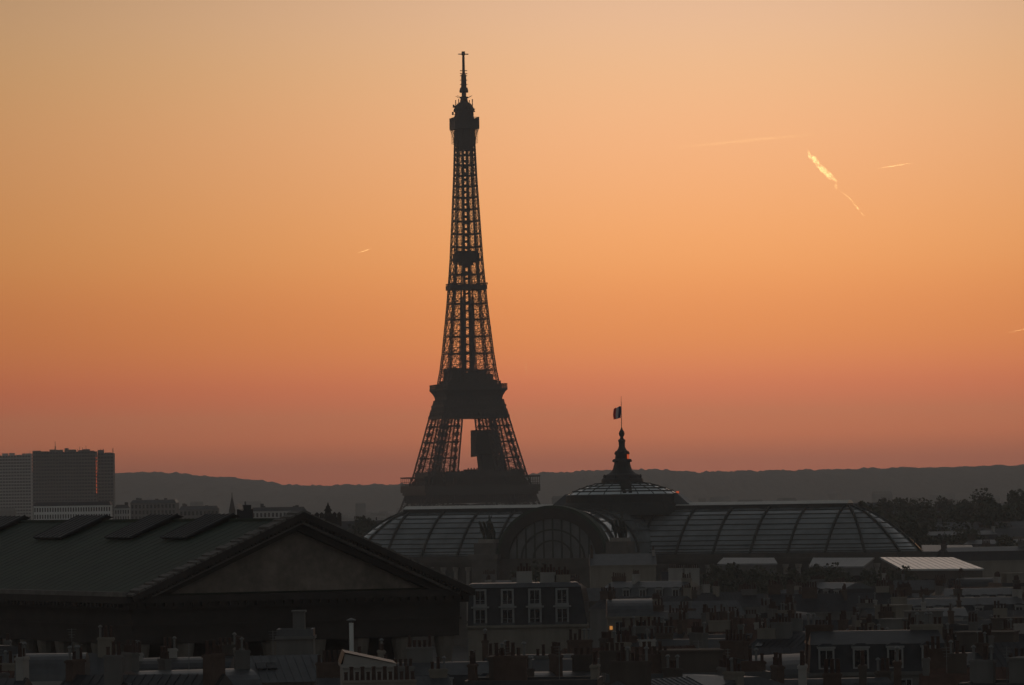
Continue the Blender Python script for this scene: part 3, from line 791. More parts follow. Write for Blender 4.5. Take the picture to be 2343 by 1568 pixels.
# ------------------------------------------------------------------ houses
ORD = ['first', 'second', 'third', 'fourth', 'fifth', 'sixth', 'seventh', 'eighth', 'ninth', 'tenth', 'eleventh', 'twelfth', 'thirteenth', 'fourteenth', 'fifteenth', 'sixteenth', 'seventeenth', 'eighteenth', 'nineteenth', 'twentieth']
_pm = {}
def pot_mesh(kind):
    if kind not in _pm:
        m = MB()
        if kind == 0: m.lathe([(.17, 0), (.15, .6), (.19, .62), (.19, .72), (.13, .74)], 8)
        elif kind == 1: m.lathe([(.19, 0), (.16, 1.1), (.2, 1.12), (.2, 1.2), (.12, 1.22)], 8)
        else: m.lathe([(.12, 0), (.12, 1.0), (.24, 1.05), (.24, 1.12), (.05, 1.3)], 8)
        _pm[kind] = m.mesh('chimney_pot', METAL if kind == 2 else POT)
    return _pm[kind]
_dm = {}
def dormer_parts(style):
    if style in _dm: return _dm[style]
    m = MB(); w, h_ = .85, 2.15
    m.box(-w, -w + .2, 0, .16, 0, h_); m.box(w - .2, w, 0, .16, 0, h_); m.box(-w + .2, w - .2, 0, .16, h_ - .2, h_); m.box(-w + .2, w - .2, 0, .16, 0, .15)
    m.box(-.06, .06, .03, .12, .15, h_ - .2); m.box(-w - .12, w + .12, -.12, .3, h_, h_ + .22)
    fr = m.mesh('frame', FRAME)
    m = MB(); m.box(-w + .1, w - .1, .13, .2, .1, h_ - .1); pn = m.mesh('pane', PANE)
    m = MB(); m.box(-w, -w + .12, .2, 2.2, 0, h_); m.box(w - .12, w, .2, 2.2, 0, h_); m.frust((-w - .2, w + .2, -.1, 2.4), h_ + .22, (-w * .5, w * .5, .2, 2.4), h_ + .55)
    bd = m.mesh('dormer', SLATE if style == 0 else ZINC_D)
    _dm[style] = (bd, fr, pn); return _dm[style]
_wm = []
def window_parts():
    if not _wm:
        m = MB(); w, h_ = .65, 2.0
        m.box(-w, -w + .12, -.05, .06, 0, h_); m.box(w - .12, w, -.05, .06, 0, h_); m.box(-w + .12, w - .12, -.05, .06, h_ - .12, h_); m.box(-.05, .05, -.04, .05, 0, h_ - .12); m.box(-w - .15, w + .15, -.2, .06, -.15, 0)
        fr = m.mesh('window', FRAME)
        m = MB(); m.box(-w + .08, w - .08, -.01, .03, .02, h_ - .08); _wm.extend((fr, m.mesh('pane', PANE)))
    return _wm
ROOFLOOK = {'zinc': 'pale zinc', 'dark zinc': 'dark zinc', 'slate': 'black slate', 'tiled': 'brown tiled'}
def house(loc, yaw, w, d, ze, rnd, label, group, wall='grey', roof='zinc', form='mansard', stacks=2, dormers=3, fine=True, cat='house', style=0, lit=None, name='town_house', pots=True):
    t_ = thing(name, loc, yaw, label, cat, group)
    m = MB(); x0, x1 = -w / 2, w / 2
    m.box(x0, x1, 0, d, 0, ze)
    m.box(x0 - .15, x1 + .15, -.3, d + .3, ze - .35, ze - .003)
    if form == 'gable':                      # gable wall faces the viewer
        m.add([(x0, 0, ze), (x1, 0, ze), (x0 + w * .04, 0, ze + w * .20), (x0, .4, ze), (x1, .4, ze), (x0 + w * .04, .4, ze + w * .20)], [(0,1,2), (5,4,3), (0,3,4,1), (1,4,5,2), (2,5,3,0)])
    wl = m.build('wall', WALLS[wall], t_)
    m = MB(); top = ze
    if form == 'mansard':
        h1, i1, h2 = 2.9, .95, 1.3
        m.frust((x0, x1, 0, d), ze, (x0 + .25, x1 - .25, i1, d - i1), ze + h1)
        top = ze + h1
        rf = m.build('roof', ROOFS[roof] if style else SLATE, t_)
        m = MB(); m.frust((x0 + .1, x1 - .1, i1 - .12, d - i1 + .12), ze + h1, (x0 + .5, x1 - .5, d * .42, d * .58), ze + h1 + h2); top += h2
        m.build('roof_cap', ROOFS['zinc' if roof == 'slate' else roof], t_)
    elif form == 'ridge':
        hh = rnd.uniform(2.2, 3.4); top = ze + hh
        m.add([(x0 - .2, -.35, ze), (x1 + .2, -.35, ze), (x1 + .2, d + .35, ze), (x0 - .2, d + .35, ze), (x0 - .2, d / 2, top), (x1 + .2, d / 2, top)], [(0,1,5,4), (2,3,4,5), (1,2,5), (3,0,4), (0,3,2,1)])
        n = int(w / .8)
        for k in range(n + 1): x = x0 + w * k / n; m.beam((x, -.3, ze + .03), (x, d / 2, top + .03), .07, .08)
        rf = m.build('roof', ROOFS[roof], t_)
    elif form == 'barrel':
        hh = 2.6; top = ze + hh; n = 14; vsx = []; 
        for x in (x0 - .1, x1 + .1):
            for k in range(n + 1): a = math.pi * k / n; vsx.append((x, d/2 - (d/2 + .2) * math.cos(a), ze + hh * math.sin(a)))
        m.add(vsx, [(k, k + n + 1, k + n + 2, k + 1) for k in range(n)] + [tuple(range(n + 1)), tuple(range(2*n + 1, n, -1))])
        rf = m.build('roof', ROOFS[roof], t_)
    elif form == 'gable':
        top = ze + w * .20
        m.add([(x0 - .2, -.2, ze), (x0 + w*.04, -.2, top + .15), (x1 + .2, -.2, ze), (x0 - .2, d, ze), (x0 + w*.04, d, top + .15), (x1 + .2, d, ze)], [(0,1,4,3), (1,2,5,4), (0,3,5,2), (3,4,5)])
        rf = m.build('roof', ROOFS[roof], t_)
    else:                                    # flat with parapet, plant room and vents
        m.box(x0 + .3, x1 - .3, .3, d - .3, ze - .3, ze + .12)
        for a in ((x0, x1, 0, .3), (x0, x1, d - .3, d), (x0, x0 + .3, .3, d - .3), (x1 - .3, x1, .3, d - .3)): m.box(*a, ze + .003, ze + .8)
        rf = m.build('roof', ROOFS[roof], t_)
        m = MB(); pw = w * rnd.uniform(.25, .45); px = rnd.uniform(x0 + 1, x1 - pw - 1)
        m.box(px, px + pw, d * .35, d * .8, ze + .12, ze + 2.7); m.box(px - .15, px + pw + .15, d * .35 - .15, d * .8 + .15, ze + 2.7, ze + 2.9)
        m.build('plant_room', WALLS[wall], t_); top = ze + 1.2
    # chimney stacks on the party walls
    ends = [x0 + .45, x1 - .45] + [x0 + w * f for f in (.33, .62, .48)]
    for s in range(stacks):
        cx = ends[s % 5]; along_y = rnd.random() < .45
        lx = .65 if along_y else rnd.uniform(1.3, 3.4); ly = rnd.uniform(2.2, 4.5) if along_y else .75
        cx = min(x1 - lx / 2, max(x0 + lx / 2, cx)); cy = d * rnd.uniform(.35, .65) - ly / 2
        ct_ = top + rnd.uniform(.4, 1.9)
        m = MB(); m.box(cx - lx/2, cx + lx/2, cy, cy + ly, ze - .5, ct_); m.box(cx - lx/2 - .09, cx + lx/2 + .09, cy - .09, cy + ly + .09, ct_ - .3, ct_ - .08)
        ch = m.build('chimney', WALLS[rnd.choice(('cream', 'grey', 'brick', 'grey', 'brown', 'brick', 'white'))], t_)
        n = max(3, int(max(lx, ly) / .48))
        if not pots: continue
        if fine:
            for k in range(n):
                tt = (k + .5) / n; kd = rnd.choice((0, 0, 1, 1, 2))
                if rnd.random() < .1: continue
                p = (cx, cy + ly * tt, ct_) if along_y else (cx - lx/2 + lx * tt, cy + ly/2, ct_)
                link('chimney_pot', pot_mesh(kd), ch, p)
        else:
            m = MB()
            for k in range(n):
                tt = (k + .5) / n; p = (cx, cy + ly * tt) if along_y else (cx - lx/2 + lx * tt, cy + ly/2)
                m.lathe([(.2, ct_), (.16, ct_ + rnd.uniform(.6, 1.2))], 6, p)
            m.build('chimney_pots', POT, ch)
    if form == 'mansard' and dormers:
        bd, fr, pn = dormer_parts(style)
        for k in range(dormers):
            x = x0 + w * (k + .5) / dormers
            db = link('dormer', bd, t_, (x, .08, ze + .35)); link('frame', fr, db); link('pane', pn, db)
    elif form in ('ridge', 'barrel') and fine:
        for k in range(rnd.choice((1, 2, 2, 3))):
            x = rnd.uniform(x0 + 1.2, x1 - 1.2); f = rnd.uniform(.25, .6)
            m = MB(); zz = ze + (top - ze) * f + .22; yy = d / 2 * f
            dz = (top - ze) / (d / 2 + .35)
            if form == 'ridge':
                m.add([(x - .5, yy - .6, zz - .6*dz), (x + .5, yy - .6, zz - .6*dz), (x + .5, yy + .6, zz + .6*dz), (x - .5, yy + .6, zz + .6*dz), (x - .5, yy - .6, zz - .6*dz + .14), (x + .5, yy - .6, zz - .6*dz + .14), (x + .5, yy + .6, zz + .6*dz + .14), (x - .5, yy + .6, zz + .6*dz + .14)],
                  [(0,3,2,1),(4,5,6,7),(0,1,5,4),(1,2,6,5),(2,3,7,6),(3,0,4,7)])
                m.build('skylight', PANE, t_)
    if fine and wall != 'brick':
        fr, pn = window_parts(); n = int(w / 2.9)
        for fl in (0, 1):
            if form == 'gable' and fl == 0: continue
            for k in range(n):
                x = x0 + w * (k + .5) / n; wz = ze - 2.75 - 3.1 * fl
                wo = link('window', fr, t_, (x, -.02, wz)); link('pane', pn, wo)
    if fine and rnd.random() < .45:
        m = MB(); x = rnd.uniform(x0 + 1, x1 - 1); m.beam((x, d/2, top - .5), (x, d/2, top + 2.6), .06)
        for k in range(4): m.beam((x - .5 + .08*k, d/2, top + 2.5 - .28 * k), (x + .5 - .08*k, d/2, top + 2.5 - .28 * k), .035)
        m.build('aerial', METAL, t_)
    if lit is not None:
        m = MB(); m.box(lit - .22, lit + .22, -.09, -.06, ze - 2.0, ze - 1.45); m.build('lit_pane', LIT, t_)
    return t_

TONE = {'white': 'whitewashed', 'cream': 'cream', 'grey': 'grey', 'brown': 'brown', 'brick': 'brick'}
ROWS = [  # depth, photo row of the roofs, photo columns from and to, fine detail
    (446, 1560, -300, 2650, True), (480, 1545, -300, 2650, True), (514, 1527, -300, 2650, True), (548, 1507, -300, 2650, True), (584, 1487, -300, 1085, True),
    (586, 1489, 1100, 2650, True), (632, 1470, 1090, 2650, True), (690, 1452, 1085, 2650, True), (752, 1434, 1345, 2620, True), (820, 1416, 1345, 2620, True),
    (895, 1396, 1340, 2600, True), (975, 1376, 1330, 2600, False), (1060, 1358, 1330, 2600, False), (1150, 1340, 1090, 2600, False), (1235, 1334, 1090, 2580, False)]
# places kept clear for the landmarks: photo columns, depth range
KEEP = [(1050, 1352, 600, 1020), (20, 205, 484, 512), (1835, 2180, 520, 560), (770, 915, 440, 500), (620, 730, 575, 610), (1380, 1500, 780, 830), (790, 818, 545, 575), (1340, 1510, 1310, 1350), (1505, 1610, 1200, 1262)]
FORMTXT = {'mansard': 'mansard', 'ridge': 'ridged', 'barrel': 'barrel', 'gable': 'gabled', 'flat': 'flat'}
for ri, (D0, yrow, pa, pb, fine) in enumerate(ROWS):
    rowname = ORD[ri - (1 if ri > 4 else 0)] + ' row up' + (' on the left' if ri == 4 else '')
    rnd = random.Random(100 + ri)
    xa, xb = at(pa, yrow, D0).x, at(pb, yrow, D0).x
    X = xa; idx = 0; yaw0 = rnd.uniform(-.15, .15)
    while X < xb and idx < 20:
        w = rnd.uniform(8, 17) if fine else rnd.uniform(11, 24); d = rnd.uniform(8, 13)
        form = rnd.choice(('mansard', 'mansard', 'ridge', 'ridge', 'flat', 'ridge', 'barrel'))
        wall = rnd.choice(('white', 'cream', 'grey', 'grey', 'brown', 'grey', 'brown')); roof = rnd.choice(('zinc', 'zinc', 'dark zinc', 'slate', 'tiled') if form != 'mansard' else ('zinc', 'dark zinc'))
        yaw = yaw0 + rnd.uniform(-.3, .3) + (rnd.choice((-1, 1)) * rnd.uniform(.5, .9) if rnd.random() < .25 else 0); cx = X + w / 2; Y = D0 + rnd.uniform(-14, 16)
        pxc = 1171 + cx / (Y * K)
        ztop = at(pxc, yrow + rnd.uniform(-13, 16), Y).z
        ze = ztop - {'mansard': 4.2, 'ridge': 2.8, 'barrel': 2.6, 'flat': 1.0}[form]
        st_ = rnd.choice((1, 2, 3, 3, 4)); dn = max(2, int(w / rnd.uniform(3.2, 4.2)))
        hwp = w / 2 / (Y * K); skip = any(pxc + hwp > k0 and pxc - hwp < k1 and d0 - 8 < Y < d1 for k0, k1, d0, d1 in KEEP)
        if not skip:
            lb = f"{TONE[wall]} house, {ROOFLOOK[roof]} {FORMTXT[form]} roof, {ORD[idx]} from left in {rowname}"
            house((cx, Y, 0), yaw, w, d, ze, rnd, lb, 'town houses under a sea of roofs', wall, roof, form, st_, dn, fine, style=1 if rnd.random() < .4 else 0,
                  lit=(rnd.uniform(-2, 2) if rnd.random() < .05 else None))
            idx += 1
        X += w + rnd.choice((.05, .05, .05, 1.5, 5))

# mansion of white dormers right of the pediment
rnd = random.Random(7)
def hero(pxl, pxr, ytop, Y): 
    a, b = at(pxl, ytop, Y), at(pxr, ytop, Y); return (a + b) / 2, b.x - a.x
c, w = hero(1068, 1342, 1337, 790)
t_ = thing('mansion', (c.x, 790, 0), 0.0, 'mansion with two rows of white framed dormers in a steep dark roof', 'house')
zt_ = c.z; ze = zt_ - 6.6
m = MB(); m.box(-w/2, w/2, 0, 13, 0, ze); m.box(-w/2 - .2, w/2 + .2, -.4, 13.4, ze, ze + .4); m.build('wall', WALLS['cream'], t_)
m = MB(); m.frust((-w/2, w/2, 0, 13), ze + .4, (-w/2 + .2, w/2 - .9, 1.5, 11.5), zt_ - .5); m.build('roof', SLATE, t_)
m = MB(); m.frust((-w/2 - .1, w/2 - .7, 1.2, 11.8), zt_ - .5, (-w/2 + .6, w/2 - 1.4, 2.2, 10.8), zt_ + .15); m.build('roof_cap', ZINC, t_)
def win_set(sc, hh, hood):
    m = MB(); wv = .80 * sc
    for s in (-1, 1): m.box(s*wv - .16, s*wv + .16, 0, .3, 0, hh)
    m.box(-wv - .16, wv + .16, 0, .3, hh, hh + .28)
    if hood: m.box(-wv - .5, wv + .5, -.25, .5, hh + .28, hh + .55); m.box(-wv - .16, wv + .16, 0, .3, hh + .55, hh + .9)
    m.box(-.06, .06, .1, .2, 0, hh); m.box(-wv + .16, wv - .16, .1, .2, hh * .3, hh * .3 + .06)
    fr = m.mesh('frame', FRAME); m = MB(); m.box(-wv, wv, .2, .28, 0, hh); pn = m.mesh('pane', PANE)
    m = MB(); m.box(-wv - .1, -wv + .1, .3, 1.9, 0, hh + .2); m.box(wv - .1, wv + .1, .3, 1.9, 0, hh + .2)
    m.box(-wv - .18, wv + .18, .02, .4, -.75, -.01); return m.mesh('dormer', ZINC), fr, pn
up_ = win_set(1.05, 2.1, False); lo_ = win_set(1.1, 2.0, True)
for k in range(4):
    x = at(1098 + 62.5 * k, 1380, 790).x - c.x
    for (bd, fr, pn), zz, yy in ((up_, zt_ - 3.05, .75), (lo_, ze + .75, -.05)):
        db = link('dormer', bd, t_, (x, yy, zz)); link('frame', fr, db); link('pane', pn, db)
for x, h_ in ((-w*.02, 1.9), (w*.18, 1.7), (w*.30, 1.3)):
    m = MB(); m.box(x - 1.2, x + 1.2, 6, 7, zt_ - 1, zt_ + h_); ch = m.build('chimney', WALLS['white' if h_ > 1.5 else 'cream'], t_)
    for k in range(5): link('chimney_pot', pot_mesh(k % 2), ch, (x - .9 + .45*k, 6.5, zt_ + h_))

# white metal flue below the pediment
p = at(804, 1478, 560); pt = at(804, 1420, 560)
t_ = thing('flue', (p.x, 560, p.z - 4), 0, 'tall pale metal flue pipe standing upright below the pediment', 'flue')
m = MB(); hgt = pt.z - p.z + 4; m.lathe([(.24, 0), (.24, hgt - .25)], 12); m.build('pipe', mat('pale_flue', (.6, .63, .62), .5, .1, 1), t_)
m = MB(); m.lathe([(.3, hgt - .1), (.5, hgt), (.52, hgt + .06), (.05, hgt + .3)], 12); m.lathe([(.06, hgt - .3), (.06, hgt)], 6); m.build('cowl', METAL, t_)
m = MB(); m.lathe([(.34, 0), (.34, .25), (.26, .3)], 12); m.build('flashing', ZINC_D, t_)
# pale gable with dark pots below it
c, w = hero(784, 902, 1508, 470)
house((c.x, 470, 0), .06, w, 10, at(784, 1520, 470).z, rnd, 'house with a pale blank gable wall behind a row of dark chimney pots', None, 'white', 'dark zinc', 'gable', 0, 0, False)
t_ = thing('chimney_stack', (c.x + .2, 463, 0), 0, 'long low chimney stack with a row of dark pots before the pale gable', 'chimney')
zc = at(840, 1556, 463).z
m = MB(); m.box(-w/2, w*.9, -.4, .4, 0, zc); m.box(-w/2 - .08, w*.9 + .08, -.48, .48, zc - .25, zc - .05); m.build('stack', WALLS['cream'], t_)
for k in range(13): link('chimney_pot', pot_mesh(k % 2), t_, (-w/2 + .3 + k * (1.4*w - .6) / 12, 0, zc))
# curved zinc house bottom left, house with tall dormers bottom right, other landmarks
def hero_house(pxl, pxr, ytop, Y, label, wall, roof, form, stacks, dorm, style=0, yaw=0.0, d=11, fine=True, lit=None):
    c, w = hero(pxl, pxr, ytop, Y); dz = {'mansard': 4.2, 'ridge': 2.8, 'barrel': 2.6, 'flat': .8}[form]
    return house((c.x, Y, 0), yaw, w, d, c.z - dz, random.Random(int(pxl)), label, None, wall, roof, form, stacks, dorm, fine, style=style, lit=lit)
hero_house(35, 190, 1497, 497, 'house with a wide rounded zinc roof above a pale wall, at lower left', 'white', 'zinc', 'barrel', 0, 0, d=7)
hero_house(1850, 2165, 1446, 545, 'house with four tall pale framed dormers in a dark roof, at lower right', 'grey', 'dark zinc', 'mansard', 2, 4, 0, d=12)
hero_house(632, 716, 1440, 592, 'square grey stair tower block left of the pale flue', 'grey', 'zinc', 'flat', 0, 0, fine=False, d=6)
hero_house(1390, 1492, 1372, 800, 'house with a rounded zinc roof right of the white dormered mansion', 'cream', 'zinc', 'barrel', 1, 0, d=12, lit=-3)
hero_house(1350, 1500, 1268, 1330, 'pale building with shallow zinc roof just right below the hall arch', 'cream', 'zinc', 'ridge', 2, 0, fine=False, d=16)
hero_house(1515, 1600, 1312, 1240, 'narrow house between two tall white chimneys under the glass hall', 'brown', 'slate', 'ridge', 0, 0, fine=False, d=10)
for px, yb, lb in ((1547, 1300, 'broad white chimney stack, left one of the pair below the glass hall'), (1581, 1300, 'broad white chimney stack, right one of the pair below the glass hall')):
    a = at(px, yb, 1225); t_ = thing('chimney_stack', (a.x, 1225, 0), 0, lb, 'chimney', 'pair of white chimney stacks')
    m = MB(); m.box(-1.9, 1.9, -.5, .5, 0, a.z); m.box(-2, 2, -.6, .6, a.z - .4, a.z - .15); m.build('stack', WALLS['white'], t_)
    m = MB()
    for k in range(7): m.lathe([(.2, a.z), (.16, a.z + .9)], 6, (-1.5 + .5*k, 0))
    m.build('chimney_pots', POT, t_)
# buildings with bright sloping glass roofs at the right end of the hall
def slab_roof(pxs, Y0, Y1, label, wallm, rm=None):
    (la, ya), (lb, yb), (lc, yc), (ld, yd) = pxs          # back left, back right, front right, front left
    P = [at(la, ya, Y1), at(lb, yb, Y1), at(lc, yc, Y0), at(ld, yd, Y0)]
    ox, oy = (P[2].x + P[3].x) / 2, Y0
    t_ = thing('pavilion', (ox, oy, 0), 0, label, 'pavilion')
    Q_ = [Vector((p.x - ox, p.y - oy, p.z)) for p in P]; dn = Vector((0, 0, .5))
    m = MB(); m.add([q for q in Q_] + [q - dn for q in Q_], [(0,3,2,1), (4,5,6,7), (0,1,5,4), (1,2,6,5), (2,3,7,6), (3,0,4,7)])
    rf = m.build('roof', rm or mat('milky_glass', (.40, .41, .41), .25, .15, .25, spec=.9), t_)
    m = MB()
    for k in range(13): u = k / 12; m.beam(Q_[0].lerp(Q_[1], u) + Vector((0,0,.06)), Q_[3].lerp(Q_[2], u) + Vector((0,0,.03)), .06, .05)
    m.build('glazing_bar', METAL, rf)
    m = MB(); n = 4; lo = [Vector((q.x * .97, q.y + (.5 if q.y < 1 else -.5), q.z - .52)) for q in Q_]
    m.add([(q.x, q.y, 0) for q in lo] + lo, [(0,3,2,1)[::-1], (4,5,6,7), (0,1,5,4), (1,2,6,5), (2,3,7,6), (3,0,4,7)])
    wl = m.build('wall', wallm, t_)
    for k in range(9):
        m = MB(); x = lo[3].x + (lo[2].x - lo[3].x) * (k + .5) / 9; m.box(x - .9, x + .9, lo[3].y - .05, lo[3].y + .05, lo[3].z - 7, lo[3].z - 2.5)
        m.build('window', PANE, t_)
slab_roof(((2012, 1275), (2180, 1275), (2250, 1301), (2062, 1302)), 1480, 1512, 'pavilion with a bright sloping glass roof at the right foot of the hall vault', WALLS['brown'])
slab_roof(((2108, 1247), (2222, 1247), (2232, 1262), (2108, 1262)), 1640, 1665, 'long low annexe with a grey flat roof behind the right end of the hall', WALLS['grey'], ZINC)
slab_roof(((1655, 1276), (1770, 1276), (1778, 1289), (1640, 1290)), 1570, 1584, 'narrow pale roofed annexe under the right half of the hall vault', WALLS['grey'], mat('pale_zinc', (.2, .21, .22), .5, .25, .3))
slab_roof(((1860, 1276), (2000, 1276), (1975, 1296), (1850, 1296)), 1560, 1584, 'pale hipped annexe roof under the hall vault, left of the glass pavilion', WALLS['grey'], mat('pale_zinc', (.2, .21, .22), .5, .25, .3))

# ------------------------------------------------------------------ far blocks, steeples
def tower_block(pxl, pxr, ytop, Y, floors, bays, label, wallm, dep=16, crown=True, glint=False, yaw=0.0):
    a, b = at(pxl, ytop, Y), at(pxr, ytop, Y); w = b.x - a.x; H = (a.z + b.z) / 2
    t_ = thing('tower_block', ((a.x + b.x) / 2, Y, 0), yaw, label, 'tower block')
    m = MB(); m.box(-w/2, w/2, 0, dep, 0, H); m.build('wall', wallm, t_)
    fh = H / floors; bw = w / bays
    m = MB(); m.box(-w/2 - .3, w/2 + .3, -.9, -.003, 0, fh * .34); bm_ = m.mesh('balcony', wallm)
    m = MB()
    for k in range(bays): m.box(-w/2 + (k + .1) * bw, -w/2 + (k + .9) * bw, -.25, -.004, fh * .38, fh * .95)
    m.box(-w/2 + .1 * bw, w/2 - .1 * bw, -.1, -.002, fh * .42, fh * .5); wm_ = m.mesh('window_band', PANE)
    for k in range(floors): link('balcony', bm_, t_, (0, 0, k * fh)); link('window_band', wm_, t_, (0, 0, k * fh))
    if crown:
        rr = random.Random(int(pxl) + 3); m = MB()
        x = -w/2
        while x < w/2 - 3:
            ww = rr.uniform(2, 7); m.box(x, min(w/2, x + ww), 2, dep - 2, H - .5, H + rr.uniform(.4, 3.2)); x += ww + rr.uniform(0, 3)
        for k in range(7): x = rr.uniform(-w/2, w/2); m.beam((x, 5, H), (x, 5, H + rr.uniform(2, 5)), .3)
        m.build('roof_plant', wallm, t_)
    return t_, w, H, fh
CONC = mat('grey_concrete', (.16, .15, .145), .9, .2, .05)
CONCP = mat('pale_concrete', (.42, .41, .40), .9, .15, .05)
t_, w, H, fh = tower_block(74, 219, 1034, 4350, 32, 22, 'wide dark slab tower block with cluttered roof, far left above the temple roof', CONC)
m = MB(); m.box(w*.02 - 1.2, w*.02 + 1.2, 6, 8, H, H + 3); m.beam((w*-.15, 7, H), (w*-.15, 7, H + 5), .9); m.beam((w*-.15, 7, H+5), (w*-.15, 7, H + 9), .35); m.build('mast', CONC, t_)
tower_block(223, 259, 1037, 4360, 32, 5, 'narrow dark tower block against the right end of the wide slab', CONC)
m = MB(); m.box(w/2 + .2, w/2 + .9, -1.0, -.5, H * .25, H - 1)
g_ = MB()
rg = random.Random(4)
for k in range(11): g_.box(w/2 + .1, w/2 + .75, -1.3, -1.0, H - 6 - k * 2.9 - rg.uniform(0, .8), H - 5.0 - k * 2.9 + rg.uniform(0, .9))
g_.build('lit_or_glint_pane', GLINT, t_)  # glowing dashes imitate the sunset reflected down the block's edge
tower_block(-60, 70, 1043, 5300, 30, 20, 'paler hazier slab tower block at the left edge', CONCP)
def low_block(pxl, pxr, ytop, Y, floors, bays, label, wallm, dep=14, plant=True):
    a, b = at(pxl, ytop, Y), at(pxr, ytop, Y); w = b.x - a.x; H = (a.z + b.z) / 2; rr = random.Random(int(pxl) * 7 + 1)
    t_ = thing('apartment_building', ((a.x + b.x) / 2, Y, 0), rr.uniform(-.1, .1), label, 'building', 'hazy blocks beyond the roofs')
    m = MB(); m.box(-w/2, w/2, 0, dep, 0, H); m.build('wall', wallm, t_)
    m = MB(); m.frust((-w/2 - .3, w/2 + .3, -.3, dep + .3), H, (-w/2 + 1, w/2 - 1, 2.4, dep - 2.4), H + 1.8)
    if plant:
        for k in range(max(2, int(w / 6))):
            x = rr.uniform(-w/2 + 1, w/2 - 1); m.box(x - .8, x + .8, dep*.4, dep*.6, H, H + rr.uniform(2, 3.6))
    m.build('roof', ROOFS[rr.choice(('zinc', 'dark zinc', 'slate'))], t_)
    fh = 3.3; bw = w / bays
    m = MB(); m.box(-.25 * bw, .25 * bw, -.12, -.004, -2.9, -.9); wm_ = m.mesh('window', PANE)
    for f in range(floors):
        for k in range(bays): link('window', wm_, t_, (-w/2 + (k + .5) * bw, 0, H - f * fh))
    return t_
low_block(77, 253, 1157, 2500, 3, 30, 'long white block with rows of small windows, below the dark slab towers', mat('white_concrete', (.75, .74, .72), .9, .1, .1), plant=False)
low_block(298, 402, 1151, 2900, 4, 12, 'grey block with ragged roofline above the temple ridge, left of the thin spire', CONC)
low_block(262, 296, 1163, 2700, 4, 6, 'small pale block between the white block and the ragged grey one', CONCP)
low_block(410, 500, 1166, 2600, 3, 10, 'low hazy block just left of the thin spire', CONC)
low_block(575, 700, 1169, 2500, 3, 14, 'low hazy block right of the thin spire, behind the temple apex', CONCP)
def steeple(px, ytop, ybase, Y, half, label, pinn):
    p = at(px, ytop, Y); q = at(px, ybase, Y); t_ = thing('steeple', (p.x, Y, 0), .3, label, 'steeple')
    m = MB(); m.box(-half, half, -half, half, q.z - 8, q.z); m.box(-half*2.2, half*2.2, -half*2.2, half*2.2, 0, q.z - 8); m.box(-half*2, half*2, half*2.2, half*12, 0, q.z - 16); m.build('tower', STONE_D, t_)
    h_ = p.z - q.z; m = MB(); 
    if pinn: m.lathe([(half*1.1, q.z), (half, q.z + h_*.12), (half*.55, q.z + h_*.3), (half*.5, q.z + h_*.42), (half*.72, q.z + h_*.45), (half*.62, q.z + h_*.52), (half*.34, q.z + h_*.66), (half*.42, q.z + h_*.70), (half*.2, q.z + h_*.8), (.08, p.z)], 8)
    else: m.lathe([(half*1.15, q.z), (half*.2, q.z + h_*.72), (.12, p.z)], 8)
    m.build('spire', STONE_D, t_)
    if pinn:
        for sx in (-1, 1):
            for sy in (-1, 1):
                m = MB(); m.lathe([(.5, q.z - 2), (.5, q.z + h_*.18), (.65, q.z + h_*.2), (.08, q.z + h_*.36)], 6, (sx*half*1.5, sy*half*1.5)); m.build('pinnacle', STONE_D, t_)
        m = MB(); m.frust((-half*2.2, half*2.2, -half*2.2, half*2.2), q.z - 8, (-half*1.2, half*1.2, -half*1.2, half*1.2), q.z); m.build('base', STONE_D, t_)
steeple(530.5, 1127, 1166, 2650, 1.4, 'thin dark needle spire rising behind the temple ridge', False)
steeple(750, 1150, 1184, 1150, 1.35, 'ornate dark steeple with pinnacles, just right of the pediment apex', True)
# small chimney house with steam behind the ridge
p = at(567, 1160, 800)
t_ = thing('chimney_house', (p.x, 800, 0), 0, 'small black rooftop chimney house peeping over the temple ridge', 'chimney')
m = MB(); m.box(-.8, .5, -.5, .5, 0, p.z + .3); m.box(-1.7, .8, -.6, .6, 0, p.z - .35); m.build('stack', SLATE, t_)
m = MB(); m.lathe([(.14, p.z + .3), (.12, p.z + .85)], 8, (-.4, 0)); m.build('chimney_pot', METAL, t_)

m = MB(); q0 = at(556, 1168, 795); pts = [Vector((0, 0, 0)), Vector((-.25, 0, .3)), Vector((-.5, 0, .65)), Vector((-.8, 0, .8)), Vector((-1.1, 0, .75))]
m.tube(pts, [.15, .4, .5, .35, .08], 10); o = m.build('steam_puff', volume('steam', (1, .95, .9), 1.2, .5), None, True); o.location = q0
tag(o, 'small pale puff of steam beside the black chimney house on the temple ridge', 'steam')

# houses and trees on the low rise right of the hall, and beyond the left end of the hall
rnd = random.Random(21)
far = []
for k, (px, yt, Y, w) in enumerate([(2020, 1222, 1850, 26), (2060, 1196, 2100, 24), (2100, 1172, 2450, 30), (2140, 1205, 2000, 34), (2165, 1160, 2600, 30), (2190, 1225, 1800, 30), (2215, 1182, 2250, 28), (2245, 1158, 2700, 34), (2262, 1196, 1900, 40),
        (2290, 1172, 2350, 30), (2318, 1210, 1820, 30), (2335, 1160, 2500, 34), (2370, 1185, 2200, 40), (2420, 1200, 1900, 40), (2030, 1158, 2650, 26), (1990, 1150, 2900, 26), (2300, 1245, 1700, 30), (2360, 1250, 1640, 30), (2262, 1262, 1600, 26)]):
    p = at(px, yt, Y)
    wall = rnd.choice(('cream', 'grey', 'grey', 'brown')); roof = rnd.choice(('zinc', 'dark zinc', 'slate'))
    far.append((px, p, Y, w, wall, roof))
far.sort(key=lambda q: q[0])
